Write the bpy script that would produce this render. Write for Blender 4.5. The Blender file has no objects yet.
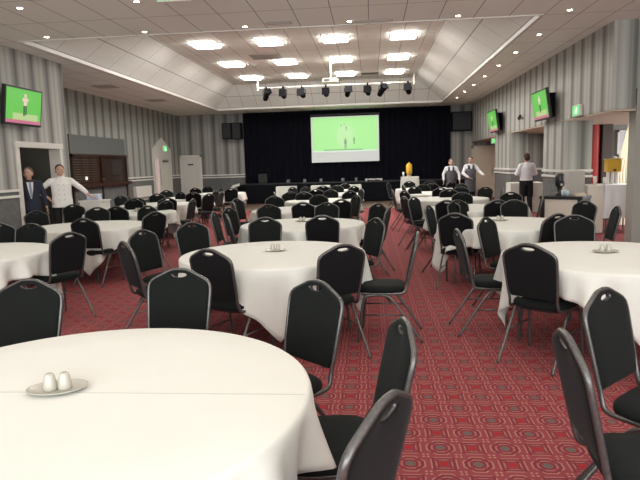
import bpy, bmesh, math, random
from mathutils import Vector, Matrix
random.seed(7)
S = bpy.context.scene
COL = S.collection
PI = math.pi

# ------------------------------------------------------------------ camera
CAM_H = 1.545
yaw, pitch, roll = .092, .130, .029
F = Vector((-math.sin(yaw)*math.cos(pitch), math.cos(yaw)*math.cos(pitch), -math.sin(pitch)))
R0 = Vector((math.cos(yaw), math.sin(yaw), 0)); U0 = R0.cross(F)
Rv = R0*math.cos(roll) - U0*math.sin(roll); Uv = U0*math.cos(roll) + R0*math.sin(roll)
cd = bpy.data.cameras.new('camera'); cam = bpy.data.objects.new('camera', cd); COL.objects.link(cam)
cd.sensor_width = 36; cd.lens = 572/640*36; cd.clip_start = .05; cd.clip_end = 100
M3 = Matrix((Rv, Uv, -F)).transposed()
cam.matrix_world = Matrix.Translation((0, 0, CAM_H)) @ M3.to_4x4()
S.camera = cam

# ------------------------------------------------------------------ world, exposure, lamps
w = bpy.data.worlds.new('World'); S.world = w; w.use_nodes = True
w.node_tree.nodes['Background'].inputs[0].default_value = (.9, .92, 1, 1)
w.node_tree.nodes['Background'].inputs[1].default_value = .05
S.view_settings.view_transform = 'Standard'; S.view_settings.look = 'None'
S.view_settings.gamma = 1; S.view_settings.use_curve_mapping = False
S.view_settings.exposure = 0.85
S.cycles.max_bounces = 8; S.cycles.diffuse_bounces = 5; S.cycles.sample_clamp_indirect = 4
S.cycles.use_denoising = True

PANEL_E = 24.0      # ceiling light panels
NEAR_E = 17.0        # assumed panels over the front of the hall, out of view; none placed
SPOT_W = 16.0       # recessed downlights
WARM = (1, .955, .86)
DAY_W = 470.0        # assumed daylight from behind the camera, no window modelled
BAY_W = 90.0

def area(name, loc, sx, sy, watts, col=(1, .95, .88)):
    l = bpy.data.lights.new(name, 'AREA'); l.shape = 'RECTANGLE'; l.size = sx; l.size_y = sy; l.energy = watts; l.color = col
    o = bpy.data.objects.new(name, l); o.location = loc; COL.objects.link(o); return o

def aimed(name, loc, sx, sy, watts, col, rot):
    o = area(name, loc, sx, sy, watts, col); o.rotation_euler = rot; return o
aimed('assumed_daylight_fill', (.3, -3.85, 2.0), 12.0, 2.6, DAY_W, (.94, .98, 1.0), (math.radians(90), 0, 0))  # added light for daylight assumed behind the camera; rear wall has no window
aimed('bay_side_fill', (8.8, 12.9, 1.5), 3.6, 1.8, BAY_W, (.95, .98, 1.0), (math.radians(90), 0, math.radians(90)))  # light added to brighten the bay from the right; outer wall is solid
aimed('bay_ceiling_fill', (6.3, 12.6, 2.30), 1.2, .3, 25, (1, .93, .84), (0, 0, 0))  # unseen fill light added to brighten the bay, no fitting modelled
aimed('side_room_fill', (6.0, 17.0, 2.30), 1.2, .3, 30, (1, .93, .84), (0, 0, 0))  # fill added to light the side room, source out of view
aimed('end_lobby_fill', (5.2, 20.7, 2.30), .8, .3, 16, (1, .93, .84), (0, 0, 0))  # added fill for the far opening, without a visible source
aimed('corridor_fill', (-7.6, 10.9, 3.6), .5, .5, 6, (1, .93, .84), (0, 0, 0))  # fill light added so the doorway interior is not black
# ------------------------------------------------------------------ materials
def nm(name):
    m = bpy.data.materials.new(name); m.use_nodes = True
    return m, m.node_tree, m.node_tree.nodes['Principled BSDF']
def s2l(c): return tuple((x/255/12.92 if x/255 <= .04045 else ((x/255+.055)/1.055)**2.4) for x in c)
MATS = {}
def plain(name, rgb, rough=.6, metal=0, noise=.0, nscale=20, bump=0, sheen=0, spec=.5):
    """rgb is linear"""
    if name in MATS: return MATS[name]
    m, t, b = nm(name)
    b.inputs['Base Color'].default_value = (*rgb, 1); b.inputs['Roughness'].default_value = rough; b.inputs['Metallic'].default_value = metal
    b.inputs['Specular IOR Level'].default_value = spec
    if sheen: b.inputs['Sheen Weight'].default_value = sheen; b.inputs['Sheen Roughness'].default_value = .5
    if noise or bump:
        tc = t.nodes.new('ShaderNodeTexCoord'); n = t.nodes.new('ShaderNodeTexNoise'); n.inputs['Scale'].default_value = nscale; n.inputs['Detail'].default_value = 4
        t.links.new(tc.outputs['Object'], n.inputs['Vector'])
        if noise:
            r = t.nodes.new('ShaderNodeValToRGB'); r.color_ramp.elements[0].color = (*[c*(1-noise) for c in rgb], 1); r.color_ramp.elements[1].color = (*[min(1, c*(1+noise)) for c in rgb], 1)
            r.color_ramp.elements[0].position = .3; r.color_ramp.elements[1].position = .7
            t.links.new(n.outputs['Fac'], r.inputs[0]); t.links.new(r.outputs[0], b.inputs['Base Color'])
        if bump:
            bp = t.nodes.new('ShaderNodeBump'); bp.inputs['Strength'].default_value = bump; bp.inputs['Distance'].default_value = .01
            t.links.new(n.outputs['Fac'], bp.inputs['Height']); t.links.new(bp.outputs[0], b.inputs['Normal'])
    MATS[name] = m; return m
def emit(name, rgb, strength=1, base=(.02, .02, .02)):
    if name in MATS: return MATS[name]
    m, t, b = nm(name)
    b.inputs['Base Color'].default_value = (*base, 1); b.inputs['Emission Color'].default_value = (*rgb, 1); b.inputs['Emission Strength'].default_value = strength*(1 if strength > 10 else .56)
    b.inputs['Roughness'].default_value = .4
    MATS[name] = m; return m
class NT:
    """tiny helper for math-node expressions"""
    def __init__(s, t): s.t = t
    def val(s, v, i):
        if isinstance(v, (int, float)): i.default_value = v
        else: s.t.links.new(v, i)
    def m(s, op, a, b=0, c=0):
        n = s.t.nodes.new('ShaderNodeMath'); n.operation = op
        s.val(a, n.inputs[0]); s.val(b, n.inputs[1]); s.val(c, n.inputs[2]); return n.outputs[0]
    def mix(s, f, a, b):
        n = s.t.nodes.new('ShaderNodeMix'); n.data_type = 'RGBA'
        s.val(f, n.inputs[0])
        for v, i in ((a, n.inputs[6]), (b, n.inputs[7])):
            if isinstance(v, tuple): i.default_value = (*v, 1)
            else: s.t.links.new(v, i)
        return n.outputs[2]
    def pos(s):
        tc = s.t.nodes.new('ShaderNodeTexCoord'); sp = s.t.nodes.new('ShaderNodeSeparateXYZ'); s.t.links.new(tc.outputs['Object'], sp.inputs[0])
        s.tc = tc; return sp.outputs
    def line(s, c, period, width, phase=0):
        """1 on thin lines at c = phase + k*period"""
        f = s.m('FRACT', s.m('ADD', s.m('DIVIDE', s.m('SUBTRACT', c, phase), period), .5))
        d = s.m('MULTIPLY', s.m('ABSOLUTE', s.m('SUBTRACT', f, .5)), period)
        return s.m('LESS_THAN', d, width/2)

def tile_mat(name, rgb, px_, phx, py_, phy, lw=.016, axes=(0, 1)):
    m, t, b = nm(name); n = NT(t); P = n.pos()
    l = n.m('MAXIMUM', n.line(P[axes[0]], px_, lw, phx), n.line(P[axes[1]], py_, lw, phy))
    ns = t.nodes.new('ShaderNodeTexNoise'); ns.inputs['Scale'].default_value = 60; t.links.new(n.tc.outputs['Object'], ns.inputs[0])
    base = n.mix(ns.outputs['Fac'], tuple(c*.93 for c in rgb), tuple(min(1, c*1.05) for c in rgb))
    col = n.mix(l, base, tuple(c*.42 for c in rgb))
    t.links.new(col, b.inputs['Base Color']); b.inputs['Roughness'].default_value = .8
    return m
CEIL = (.82, .815, .755)
m_ceil = tile_mat('ceiling_tile', CEIL, .565, 0, 1.13, 8.8)
m_ceil_up = tile_mat('coffer_tile', CEIL, .5567, -1.665+.278, 2.85/2, 13.17)
m_slope_s = tile_mat('coffer_slope_side', (.80, .81, .77), .36, 3.915, 1.13, 9.9, .013, (2, 1))
m_slope_b = tile_mat('coffer_slope_back', (.78, .79, .75), .5567, 0, .36, 3.915, .014, (0, 2))

def stripe_mat(name, axis, period=.53, phase=0.0, tint=(1, 1, 1)):
    m, t, b = nm(name); n = NT(t); P = n.pos()
    f = n.m('FRACT', n.m('DIVIDE', n.m('SUBTRACT', P[axis], phase), period))
    r = t.nodes.new('ShaderNodeValToRGB'); t.links.new(f, r.inputs[0])
    L = [(0, .20), (.06, .19), (.16, .34), (.28, .50), (.42, .54), (.47, .40), (.54, .48), (.66, .56), (.78, .44), (.86, .30), (.91, .36), (.97, .22)]
    e = r.color_ramp.elements
    for i, (p, v) in enumerate(L):
        if i < 2: k = e[i]; k.position = p
        else: k = e.new(p)
        k.color = (v*.97*tint[0], v*.945*tint[1], v*.885*tint[2], 1)
    t.links.new(r.outputs[0], b.inputs['Base Color']); b.inputs['Roughness'].default_value = .75
    return m
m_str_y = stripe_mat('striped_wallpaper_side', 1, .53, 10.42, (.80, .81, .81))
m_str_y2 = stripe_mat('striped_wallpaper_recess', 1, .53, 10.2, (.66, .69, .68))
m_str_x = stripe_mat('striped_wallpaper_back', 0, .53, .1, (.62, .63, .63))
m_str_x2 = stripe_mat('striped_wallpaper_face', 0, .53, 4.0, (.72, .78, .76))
m_dado = plain('grey_dado_paper', (.115, .118, .115), .8, noise=.18, nscale=9)
m_rail = plain('white_gloss_paint', (.66, .64, .60), .4)
m_white = plain('white_painted_wood', (.62, .59, .54), .45)
m_beige = plain('beige_plaster', (.56, .48, .38), .8, noise=.04)
m_greyface = plain('grey_emulsion', (.30, .30, .27), .8, noise=.05, nscale=3)

def carpet_mat():
    m, t, b = nm('patterned_carpet'); n = NT(t); P = n.pos()
    c = .172                                   # cell size; grey and red motifs alternate like a chequerboard
    u = n.m('DIVIDE', n.m('SUBTRACT', P[0], .35 - c/2), c); v = n.m('DIVIDE', n.m('SUBTRACT', P[1], 3.16 - c/2), c)
    fu = n.m('SUBTRACT', n.m('FRACT', u), .5); fv = n.m('SUBTRACT', n.m('FRACT', v), .5)
    par = n.m('MODULO', n.m('ABSOLUTE', n.m('ADD', n.m('FLOOR', u), n.m('FLOOR', v))), 2)
    au = n.m('ABSOLUTE', fu); av = n.m('ABSOLUTE', fv)
    # octagonal distance around each motif
    d = n.m('MAXIMUM', n.m('MAXIMUM', au, av), n.m('MULTIPLY', n.m('ADD', au, av), .74))
    dsq = n.m('MAXIMUM', au, av)
    isred = n.m('GREATER_THAN', n.m('ABSOLUTE', n.m('SUBTRACT', par, 1)), .5)
    dd = n.mix(isred, n.m('MULTIPLY', d, 1), n.m('MULTIPLY', dsq, 1.15))
    bw = t.nodes.new('ShaderNodeSeparateColor'); t.links.new(dd, bw.inputs[0]); D = bw.outputs[0]
    def ring(r, wd): return n.m('LESS_THAN', n.m('ABSOLUTE', n.m('SUBTRACT', D, r)), wd)
    red = (.215, .043, .050); dark = (.145, .026, .033); pink = (.33, .155, .125); grey = (.115, .09, .082); hot = (.28, .02, .025)
    ns = t.nodes.new('ShaderNodeTexNoise'); ns.inputs['Scale'].default_value = 160; t.links.new(n.tc.outputs['Object'], ns.inputs[0])
    base = n.mix(ns.outputs['Fac'], tuple(x*.8 for x in red), tuple(x*1.2 for x in red))
    col = n.mix(ring(.20, .03), base, dark)
    col = n.mix(ring(.36, .035), col, dark)
    seg = n.m('GREATER_THAN', n.m('ABSOLUTE', n.m('SUBTRACT', au, av)), .10)     # the light lines break at the diagonals
    l1 = n.m('MULTIPLY', ring(.265, .022), seg); l2 = n.m('MULTIPLY', ring(.43, .026), seg)
    col = n.mix(n.m('MULTIPLY', l1, .75), col, pink); col = n.mix(n.m('MULTIPLY', l2, .85), col, pink)
    # dots at the cell corners
    cu = n.m('SUBTRACT', au, .43); cv = n.m('SUBTRACT', av, .43)
    dot = n.m('LESS_THAN', n.m('SQRT', n.m('ADD', n.m('MULTIPLY', cu, cu), n.m('MULTIPLY', cv, cv))), .045)
    col = n.mix(n.m('MULTIPLY', dot, .9), col, pink)
    core = n.m('LESS_THAN', D, .14)
    cc = n.mix(isred, grey, hot)
    col = n.mix(core, col, cc)
    t.links.new(col, b.inputs['Base Color']); b.inputs['Roughness'].default_value = .95; b.inputs['Specular IOR Level'].default_value = .15
    bp = t.nodes.new('ShaderNodeBump'); bp.inputs['Strength'].default_value = .35; bp.inputs['Distance'].default_value = .004
    t.links.new(ns.outputs['Fac'], bp.inputs['Height']); t.links.new(bp.outputs[0], b.inputs['Normal'])
    return m
m_carpet = carpet_mat()
def wood_floor():
    m, t, b = nm('dance_floor_wood'); n = NT(t); P = n.pos()
    ns = t.nodes.new('ShaderNodeTexNoise'); ns.inputs['Scale'].default_value = 3; mp = t.nodes.new('ShaderNodeMapping'); mp.inputs['Scale'].default_value = (12, 1, 1)
    t.links.new(n.tc.outputs['Object'], mp.inputs[0]); t.links.new(mp.outputs[0], ns.inputs[0])
    base = n.mix(ns.outputs['Fac'], (.10, .065, .045), (.24, .17, .13))
    l = n.m('MAXIMUM', n.line(P[0], .3, .008), n.line(P[1], .3, .008))
    t.links.new(n.mix(l, base, (.04, .03, .02)), b.inputs['Base Color']); b.inputs['Roughness'].default_value = .35
    return m
m_wood_floor = wood_floor()
def brown_wood():
    m, t, b = nm('mahogany_wood'); n = NT(t); P = n.pos()
    ns = t.nodes.new('ShaderNodeTexNoise'); ns.inputs['Scale'].default_value = 4; mp = t.nodes.new('ShaderNodeMapping'); mp.inputs['Scale'].default_value = (1, 1, 14)
    t.links.new(n.tc.outputs['Object'], mp.inputs[0]); t.links.new(mp.outputs[0], ns.inputs[0])
    t.links.new(n.mix(ns.outputs['Fac'], (.022, .008, .005), (.060, .020, .012)), b.inputs['Base Color']); b.inputs['Roughness'].default_value = .4
    return m
m_mahog = brown_wood()
m_cloth = plain('white_table_linen', (.56, .565, .52), .85, noise=.015, nscale=6, bump=.05, sheen=.1, spec=.2)
m_black_fab = plain('black_chair_fabric', (.0065, .0080, .0074), .88, noise=.25, nscale=220, bump=.15, sheen=.02, spec=.12)
m_black_lin = plain('black_chair_lining', (.0045, .0045, .005), .9, noise=.2, nscale=220, sheen=.03, spec=.15)
m_frame = plain('dark_silver_tube', (.10, .098, .095), .36, metal=.7, noise=.2, nscale=90)
m_ceramic = plain('cream_glazed_ceramic', (.38, .37, .315), .25)
m_steel = plain('brushed_steel', (.5, .5, .5), .3, metal=1)
m_blackp = plain('black_plastic', (.012, .012, .013), .4)
m_blackm = plain('black_matt_paint', (.005, .005, .006), .85, spec=.08)
m_curtain = plain('navy_black_velvet', (.0035, .004, .008), .95, sheen=.04, spec=.1)
m_lamp = emit('light_panel_diffuser', (1, .96, .90), PANEL_E, (.8, .8, .8))
m_lamp_near = emit('front_panel_diffuser', (1, .93, .84), NEAR_E, (.8, .8, .8))
m_bulb = emit('downlight_bulb', (1, .88, .68), 28)
m_grillw = plain('vent_grille_cream', (.42, .39, .35), .6)
m_grilld = plain('vent_grille_dark', (.12, .11, .10), .6)

# ------------------------------------------------------------------ mesh helpers
class MB:
    def __init__(s): s.v = []; s.f = []
    def add(s, vs, fs):
        k = len(s.v); s.v += [Vector(p) for p in vs]; s.f += [tuple(i+k for i in f) for f in fs]; return s
    def box(s, x0, x1, y0, y1, z0, z1):
        return s.add([(x0,y0,z0),(x1,y0,z0),(x1,y1,z0),(x0,y1,z0),(x0,y0,z1),(x1,y0,z1),(x1,y1,z1),(x0,y1,z1)],
                     [(3,2,1,0),(4,5,6,7),(0,1,5,4),(1,2,6,5),(2,3,7,6),(3,0,4,7)])
    def quad(s, a, b, c, d): return s.add([a,b,c,d], [(0,1,2,3)])
    def loft(s, rings, cap=True, closed=True):
        n = len(rings[0]); vs = [p for r in rings for p in r]; fs = []
        for i in range(len(rings)-1):
            for j in range(n if closed else n-1):
                a, b = i*n+j, i*n+(j+1) % n
                fs.append((a, b, b+n, a+n))
        if cap: fs.append(tuple(range(n-1, -1, -1))); fs.append(tuple(range((len(rings)-1)*n, len(rings)*n)))
        return s.add(vs, fs)
    def lathe(s, prof, n=20, c=(0,0,0)):
        return s.loft([[(c[0]+r*math.cos(2*PI*j/n), c[1]+r*math.sin(2*PI*j/n), c[2]+z) for j in range(n)] for r, z in prof])
    def tube(s, pts, r, n=8, ry=None, up=None):
        pts = [Vector(p) for p in pts]; rings = []
        prev = None
        for i, p in enumerate(pts):
            d = (pts[min(i+1, len(pts)-1)] - pts[max(i-1, 0)]).normalized()
            if prev is None:
                a = Vector(up) if up else (Vector((0,0,1)) if abs(d.z) < .9 else Vector((1,0,0)))
            else: a = prev
            a = (a - d*a.dot(d)).normalized(); b = d.cross(a); prev = a
            rr = r[i] if isinstance(r, (list, tuple)) else r
            r2 = rr if ry is None else ry
            rings.append([p + a*math.cos(2*PI*j/n)*rr + b*math.sin(2*PI*j/n)*r2 for j in range(n)])
        return s.loft(rings)
    def ball(s, c, rx, ry=None, rz=None, n=14, m=9):
        ry = ry or rx; rz = rz or rx
        return s.loft([[(c[0]+rx*math.sin(PI*(i+.02)/(m+.04))*math.cos(2*PI*j/n), c[1]+ry*math.sin(PI*(i+.02)/(m+.04))*math.sin(2*PI*j/n), c[2]-rz*math.cos(PI*(i+.02)/(m+.04))) for j in range(n)] for i in range(m+1)])
    def prism(s, poly, axis, a, b):
        def P(u, v, w): return {'x': (w, u, v), 'y': (u, w, v), 'z': (u, v, w)}[axis]
        return s.loft([[P(u, v, a) for u, v in poly], [P(u, v, b) for u, v in poly]])
    def xf(s, M):
        s.v = [M @ p for p in s.v]; return s
    def build(s, name, mat, parent=None, smooth=False, bevel=0, mod=None, fixn=True):
        me = bpy.data.meshes.new(name); me.from_pydata([tuple(p) for p in s.v], [], s.f); me.validate()
        if fixn or bevel:
            bm = bmesh.new(); bm.from_mesh(me)
            if bevel: bmesh.ops.bevel(bm, geom=[e for e in bm.edges if len(e.link_faces) == 2 and e.calc_face_angle(0) > .6], offset=bevel, segments=2, affect='EDGES', profile=.7)
            bmesh.ops.recalc_face_normals(bm, faces=bm.faces)
            bm.to_mesh(me); bm.free()
        if smooth:
            for p in me.polygons: p.use_smooth = True
        me.materials.append(mat)
        o = bpy.data.objects.new(name, me); COL.objects.link(o)
        if parent: o.parent = parent
        return o
def tag(o, label=None, cat=None, group=None, kind=None):
    if label: o['label'] = label
    if cat: o['category'] = cat
    if group: o['group'] = group
    if kind: o['kind'] = kind
    return o
def empty(name, loc=(0,0,0), rz=0, label=None, cat=None, group=None, kind=None):
    o = bpy.data.objects.new(name, None); COL.objects.link(o); o.location = loc; o.rotation_euler = (0, 0, rz); o.empty_display_size = .1
    return tag(o, label, cat, group, kind)
def copy_tree(o, parent=None):
    c = o.copy(); COL.objects.link(c)
    if parent: c.parent = parent
    for ch in list(o.children): copy_tree(ch, c)
    return c
def struct(name, mb, mat, parent=None, **k):
    o = mb.build(name, mat, parent, **k)
    if not parent: o['kind'] = 'structure'
    return o

# ------------------------------------------------------------------ room shell
ZL, ZU = 3.85, 4.65
XF, XR_, XB, YB, YC = -6.57, -8.35, 4.17, 24.7, 12.1     # front left wall, recess wall, bulkhead, back wall, left corner
YN = -4.0; XE = 7.2; YP = 10.55
b = MB().box(-8.6, 9.2, YN, 20.0, -.1, 0)
struct('floor', b, m_carpet)
struct('trim_1', MB().box(-8.35, 4.17, 20.0, 24.7, -.1, .006), m_wood_floor)
struct('trim_2', MB().box(4.17, 9.2, 20.0, 24.7, -.1, .003), m_carpet)
# low ceiling around the coffer
CX0, CX1, CY0, CY1 = -6.1, 2.78, 9.9, 23.0
b = MB()
b.box(-8.6, XE, YN, CY0, ZL, ZL+.1)
b.box(-8.6, CX0, CY0, YB, ZL, ZL+.1); b.box(CX1, XE, CY0, YB, ZL, ZL+.1); b.box(CX0, CX1, CY1, YB, ZL, ZL+.1)
struct('ceiling', b, m_ceil)
UX0, UX1, UY0, UY1 = -5.07, 1.65, 11.1, 21.65
LIP = ZL+.05
b = MB(); b.box(UX0-.1, UX1+.1, UY0-.1, UY1+.1, ZU, ZU+.1); struct('ceiling', b, m_ceil_up)
b = MB()
b.quad((CX0,CY0,LIP),(UX0,UY0,ZU),(UX0,UY1,ZU),(CX0,CY1,LIP))
b.quad((CX1,CY0,LIP),(UX1,UY0,ZU),(UX1,UY1,ZU),(CX1,CY1,LIP))
struct('ceiling', b, m_slope_s, fixn=False)
b = MB()
b.quad((CX0,CY1,LIP),(UX0,UY1,ZU),(UX1,UY1,ZU),(CX1,CY1,LIP))
b.quad((CX0,CY0,LIP),(UX0,UY0,ZU),(UX1,UY0,ZU),(CX1,CY0,LIP))
struct('ceiling', b, m_slope_b, fixn=False)
b = MB(); e = .02
b.box(CX0-e, CX0+e, CY0, CY1, ZL-.015, LIP+.01); b.box(CX1-e, CX1+e, CY0, CY1, ZL-.015, LIP+.01)
b.box(CX0, CX1, CY1-e, CY1+e, ZL-.015, LIP+.01); b.box(CX0, CX1, CY0-e, CY0+e, ZL-.015, LIP+.01)
struct('trim_3', b, m_rail)

# left front wall with a doorway
DY0, DY1, DZ = 10.27, 11.72, 2.06
b = MB()
b.box(XF-.2, XF, YN, DY0, 1.25, ZL); b.box(XF-.2, XF, DY0, DY1, DZ, ZL); b.box(XF-.2, XF, DY1, YC, 0, ZL)
b.box(XR_, XF-.2, YC-.2, YC, 0, ZL)
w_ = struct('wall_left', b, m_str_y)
struct('wall_left_dado', MB().box(XF-.2, XF, YN, DY0, 0, 1.25), m_dado, w_)
b = MB()
for z in (1.24, 1.13): b.box(XF, XF+.03, YN, DY0-.08, z-.02, z+.025)
struct('dado_rail', b, m_rail, w_)
struct('baseboard_left', MB().box(XF, XF+.02, YN, DY0-.08, 0, .12), m_rail)
# doorway
d1 = empty('door_1'); d1['kind'] = 'structure'
b = MB(); b.box(XF-.22, XF+.03, DY0-.08, DY0+.02, 0, DZ+.08); b.box(XF-.22, XF+.03, DY1-.02, DY1+.07, 0, DZ+.08); b.box(XF-.22, XF+.045, DY0-.1, DY1+.09, DZ-.02, DZ+.09)
struct('door_frame', b, m_white, d1, bevel=.006)
# corridor behind the doorway
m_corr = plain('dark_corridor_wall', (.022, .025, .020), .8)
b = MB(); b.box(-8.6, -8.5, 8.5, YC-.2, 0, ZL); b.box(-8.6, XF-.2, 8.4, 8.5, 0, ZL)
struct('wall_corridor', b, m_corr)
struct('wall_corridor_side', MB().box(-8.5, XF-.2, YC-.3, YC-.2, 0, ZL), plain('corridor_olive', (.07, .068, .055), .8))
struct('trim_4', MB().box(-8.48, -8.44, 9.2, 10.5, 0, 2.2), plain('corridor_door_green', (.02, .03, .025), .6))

# recess wall with serving hatch opening
b = MB()
b.box(XR_-.2, XR_, YC, YB, 1.25, ZL)
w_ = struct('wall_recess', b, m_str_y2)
struct('wall_recess_dado', MB().box(XR_-.2, XR_, YC, YB, 0, 1.25), m_dado, w_)
b = MB()
for z in (1.29, 1.19): b.box(XR_, XR_+.03, 18.95, 21.45, z-.02, z+.025); b.box(XR_, XR_+.03, 23.45, YB, z-.02, z+.025)
struct('dado_rail', b, m_rail, w_)

# back wall
b = MB(); b.box(XR_, 9, YB, YB+.2, 1.2, ZL)
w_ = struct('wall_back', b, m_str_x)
struct('wall_back_dado', MB().box(XR_, 9, YB, YB+.2, 0, 1.2), m_dado, w_)
b = MB()
for z in (1.24, 1.14): b.box(-7.38, -5.44, YB-.03, YB, z-.02, z+.025)
struct('dado_rail', b, m_rail, w_)
# rear and far right walls (behind and beside the camera)
struct('wall_front', MB().box(-8.6, XE+.2, YN-.2, YN, 0, ZL), plain('plain_wall', (.5, .48, .44), .8))
struct('wall_right_near', MB().box(XE, XE+.2, YN, YP+.4, 0, ZL), MATS['plain_wall'])
# right bulkhead
b = MB(); b.box(XB, 4.57, YP+.01, YB, 2.36, ZL)
w_ = struct('wall_right_bulkhead', b, m_str_y)
struct('bulkhead_end', MB().box(XB+.003, 4.57, YP, YP+.01, 2.36, ZL), m_str_x2, w_)
b = MB(); b.box(4.57, XE, YP+.12, YP+.3, 2.36, ZL); struct('wall_right_end', b, m_str_x2)
struct('wall_right_pier', MB().box(4.60, XE, YP+.02, YP+.3, 0, 2.7), m_greyface)
struct('ceiling_alcove', MB().box(XB+.02, 9.2, YP+.05, YB, 2.36-.03, 2.42), m_beige)
struct('wall_right_outer', MB().box(9.0, 9.2, YP, YB, 0, 2.5), m_beige)

def pier(n, x0, x1, y0, y1, z1=2.34):
    p = empty('wall_right_column'); p['kind'] = 'structure'
    # side facing the hall and side facing the camera
    struct('column_side', MB().box(x0, x0+.06, y0, y1, 1.2, z1), m_str_y, p)
    struct('column_face', MB().box(x0+.06, x1, y0, y1, 1.2, z1), m_str_x2, p)
    struct('column_dado', MB().box(x0, x1, y0, y1, 0, 1.2), m_dado, p)
    b = MB()
    for z in (1.26, 1.14): b.box(x0-.03, x1+.02, y0-.03, y1+.02, z-.02, z+.03)
    struct('dado_rail', b, m_rail, p)
pier(1, XB, 4.74, 12.93, 14.46)
pier(2, XB, 4.66, 17.7, 19.95)
# walls beyond the openings
w_ = struct('wall_side_room', MB().box(4.66, 9.0, 19.0, 19.1, 1.2, 2.36), m_str_x)
struct('wall_side_room_dado', MB().box(4.66, 9.0, 19.0, 19.1, 0, 1.2), m_dado, w_)
struct('dado_rail', MB().box(4.66, 9.0, 18.97, 19.0, 1.2, 1.26), m_rail, w_)
d2 = empty('door_2'); d2['kind'] = 'structure'
m_door = plain('cream_door', (.60, .50, .38), .5)
y = YB
struct('door_frame', MB().box(4.20, 4.28, y-.06, y, 0, 2.16).box(5.12, 5.20, y-.06, y, 0, 2.16).box(4.20, 5.20, y-.06, y, 2.08, 2.16), m_beige, d2)
struct('door_leaf', MB().box(4.28, 5.12, y-.035, y-.005, 0, 2.08), m_door, d2)
struct('door_closer', MB().box(4.32, 4.62, y-.10, y-.035, 1.97, 2.03), m_steel, d2)
struct('door_handle', MB().tube([(5.02, y-.04, .95), (5.02, y-.09, 1.0), (5.02, y-.09, 1.2), (5.02, y-.04, 1.25)], .012), m_steel, d2)

# side bay with red steel column and window
m_red = plain('red_gloss_column', (.42, .045, .04), .3)
struct('wall_bay', MB().box(4.7, 9.0, 15.1, 15.3, 0, 2.36), plain('bay_grey', (.20, .21, .195), .7, noise=.1, nscale=3))
struct('trim_5', MB().lathe([(.11, 0), (.11, 2.33)], 24, (5.47, 14.75, 0)), m_red, smooth=False)
struct('trim_6', MB().box(5.60, 5.83, 14.6, 15.0, 0, 2.33), plain('dark_brown_pier', (.055, .04, .033), .6))
struct('trim_7', MB().box(5.22, 5.40, 14.8, 15.0, 1.30, 1.42).box(5.22, 5.40, 14.8, 15.0, 2.0, 2.12).box(5.22, 5.30, 14.8, 15.0, 0, 2.33), m_red)
wn = empty('window_1'); wn['kind'] = 'structure'
struct('window_pane', MB().box(6.16, 6.34, 15.06, 15.09, 1.6, 2.15), emit('daylight_glass', (.62, .70, .75), .35, (.3, .3, .3)), wn)
struct('window_frame', MB().box(6.12, 6.16, 15.03, 15.1, 1.56, 2.19).box(6.34, 6.38, 15.03, 15.1, 1.56, 2.19).box(6.12, 6.38, 15.03, 15.1, 2.15, 2.19).box(6.12, 6.38, 15.03, 15.1, 1.56, 1.6), m_rail, wn)

# ------------------------------------------------------------------ openings and fittings of the walls
# arched-top door in the recess wall
d3 = empty('door_3'); d3['kind'] = 'structure'
X0 = XR_
b = MB(); t_ = .07
for poly in ([(21.50,0),(21.66,0),(21.66,2.0),(21.50,2.0)], [(23.05,0),(23.42,0),(23.42,2.0),(23.05,2.0)], [(21.50,2.0),(23.42,2.0),(23.42,2.36),(22.46,2.80),(21.50,2.36)]):
    b.prism(poly, 'x', X0, X0+t_)
struct('pointed_surround', b, m_white, d3)
struct('door_leaf', MB().box(X0+.002, X0+.03, 22.1, 23.05, 0, 2.0), m_white, d3)
struct('glass_strip', MB().box(X0+.002, X0+.02, 21.66, 22.1, 0, 2.0), emit('lit_passage_glass', (.80, .56, .50), .45, (.3, .25, .25)), d3)
struct('door_handle', MB().box(X0+.03, X0+.06, 22.15, 22.19, .9, 1.6), m_steel, d3)
struct('door_closer', MB().box(X0+.03, X0+.12, 22.5, 22.95, 1.84, 1.92), m_grilld, d3)
# flush door in the back wall
d4 = empty('door_4'); d4['kind'] = 'structure'
struct('door_frame', MB().box(-8.34, -8.26, YB-.06, YB, 0, 2.14).box(-7.46, -7.38, YB-.06, YB, 0, 2.14).box(-8.34, -7.38, YB-.06, YB, 2.06, 2.14), m_rail, d4)
struct('door_leaf', MB().box(-8.26, -7.46, YB-.04, YB-.005, 0, 2.06), m_white, d4)
struct('door_sign', MB().box(-7.99, -7.74, YB-.05, YB-.04, 1.70, 1.76), m_blackp, d4)
struct('door_handle', MB().tube([(-7.56, YB-.04, .95), (-7.56, YB-.09, 1.0), (-7.56, YB-.09, 1.5), (-7.56, YB-.04, 1.55)], .014), m_steel, d4)

def mk(name, mat, mb, label, cat, group=None, parent=None, **k):
    o = mb.build(name, mat, parent, **k)
    return tag(o, label, cat, group)

# serving hatch
t = empty('serving_hatch', (XR_, 17.15, 0), 0, 'dark wooden serving hatch with two shuttered windows under a grey hood', 'hatch')
hood = plain('slate_grey_panel', (.115, .125, .12), .6)
x = .004
MB().box(x, .06, -1.80, 1.80, 2.06, 2.60).build('hood', hood, t, bevel=.01)
fr = MB()
for y in (-1.80, -.05, 1.72): fr.box(x, .10, y, y+.08, 1.18, 2.06)
fr.box(x, .10, -1.8, 1.8, 1.98, 2.06); fr.build('window_frame', m_mahog, t)
MB().box(x, .22, -1.85, 1.85, 1.10, 1.20).build('counter_shelf', m_mahog, t, bevel=.01)
b = MB()
for k in range(11): b.box(x, .04, -1.72, -.05, 1.21+k*.07, 1.262+k*.07)
b.build('slatted_shutter', m_mahog, t)
p = MB().box(x, .03, .03, 1.72, 1.20, 1.98).build('glass_panel', plain('smoky_brown_glass', (.045, .03, .025), .15), t)
MB().box(.032, .045, .75, 1.35, 1.42, 1.90).build('notice', plain('dull_brown_card', (.03, .022, .02), .6), p)
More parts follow.
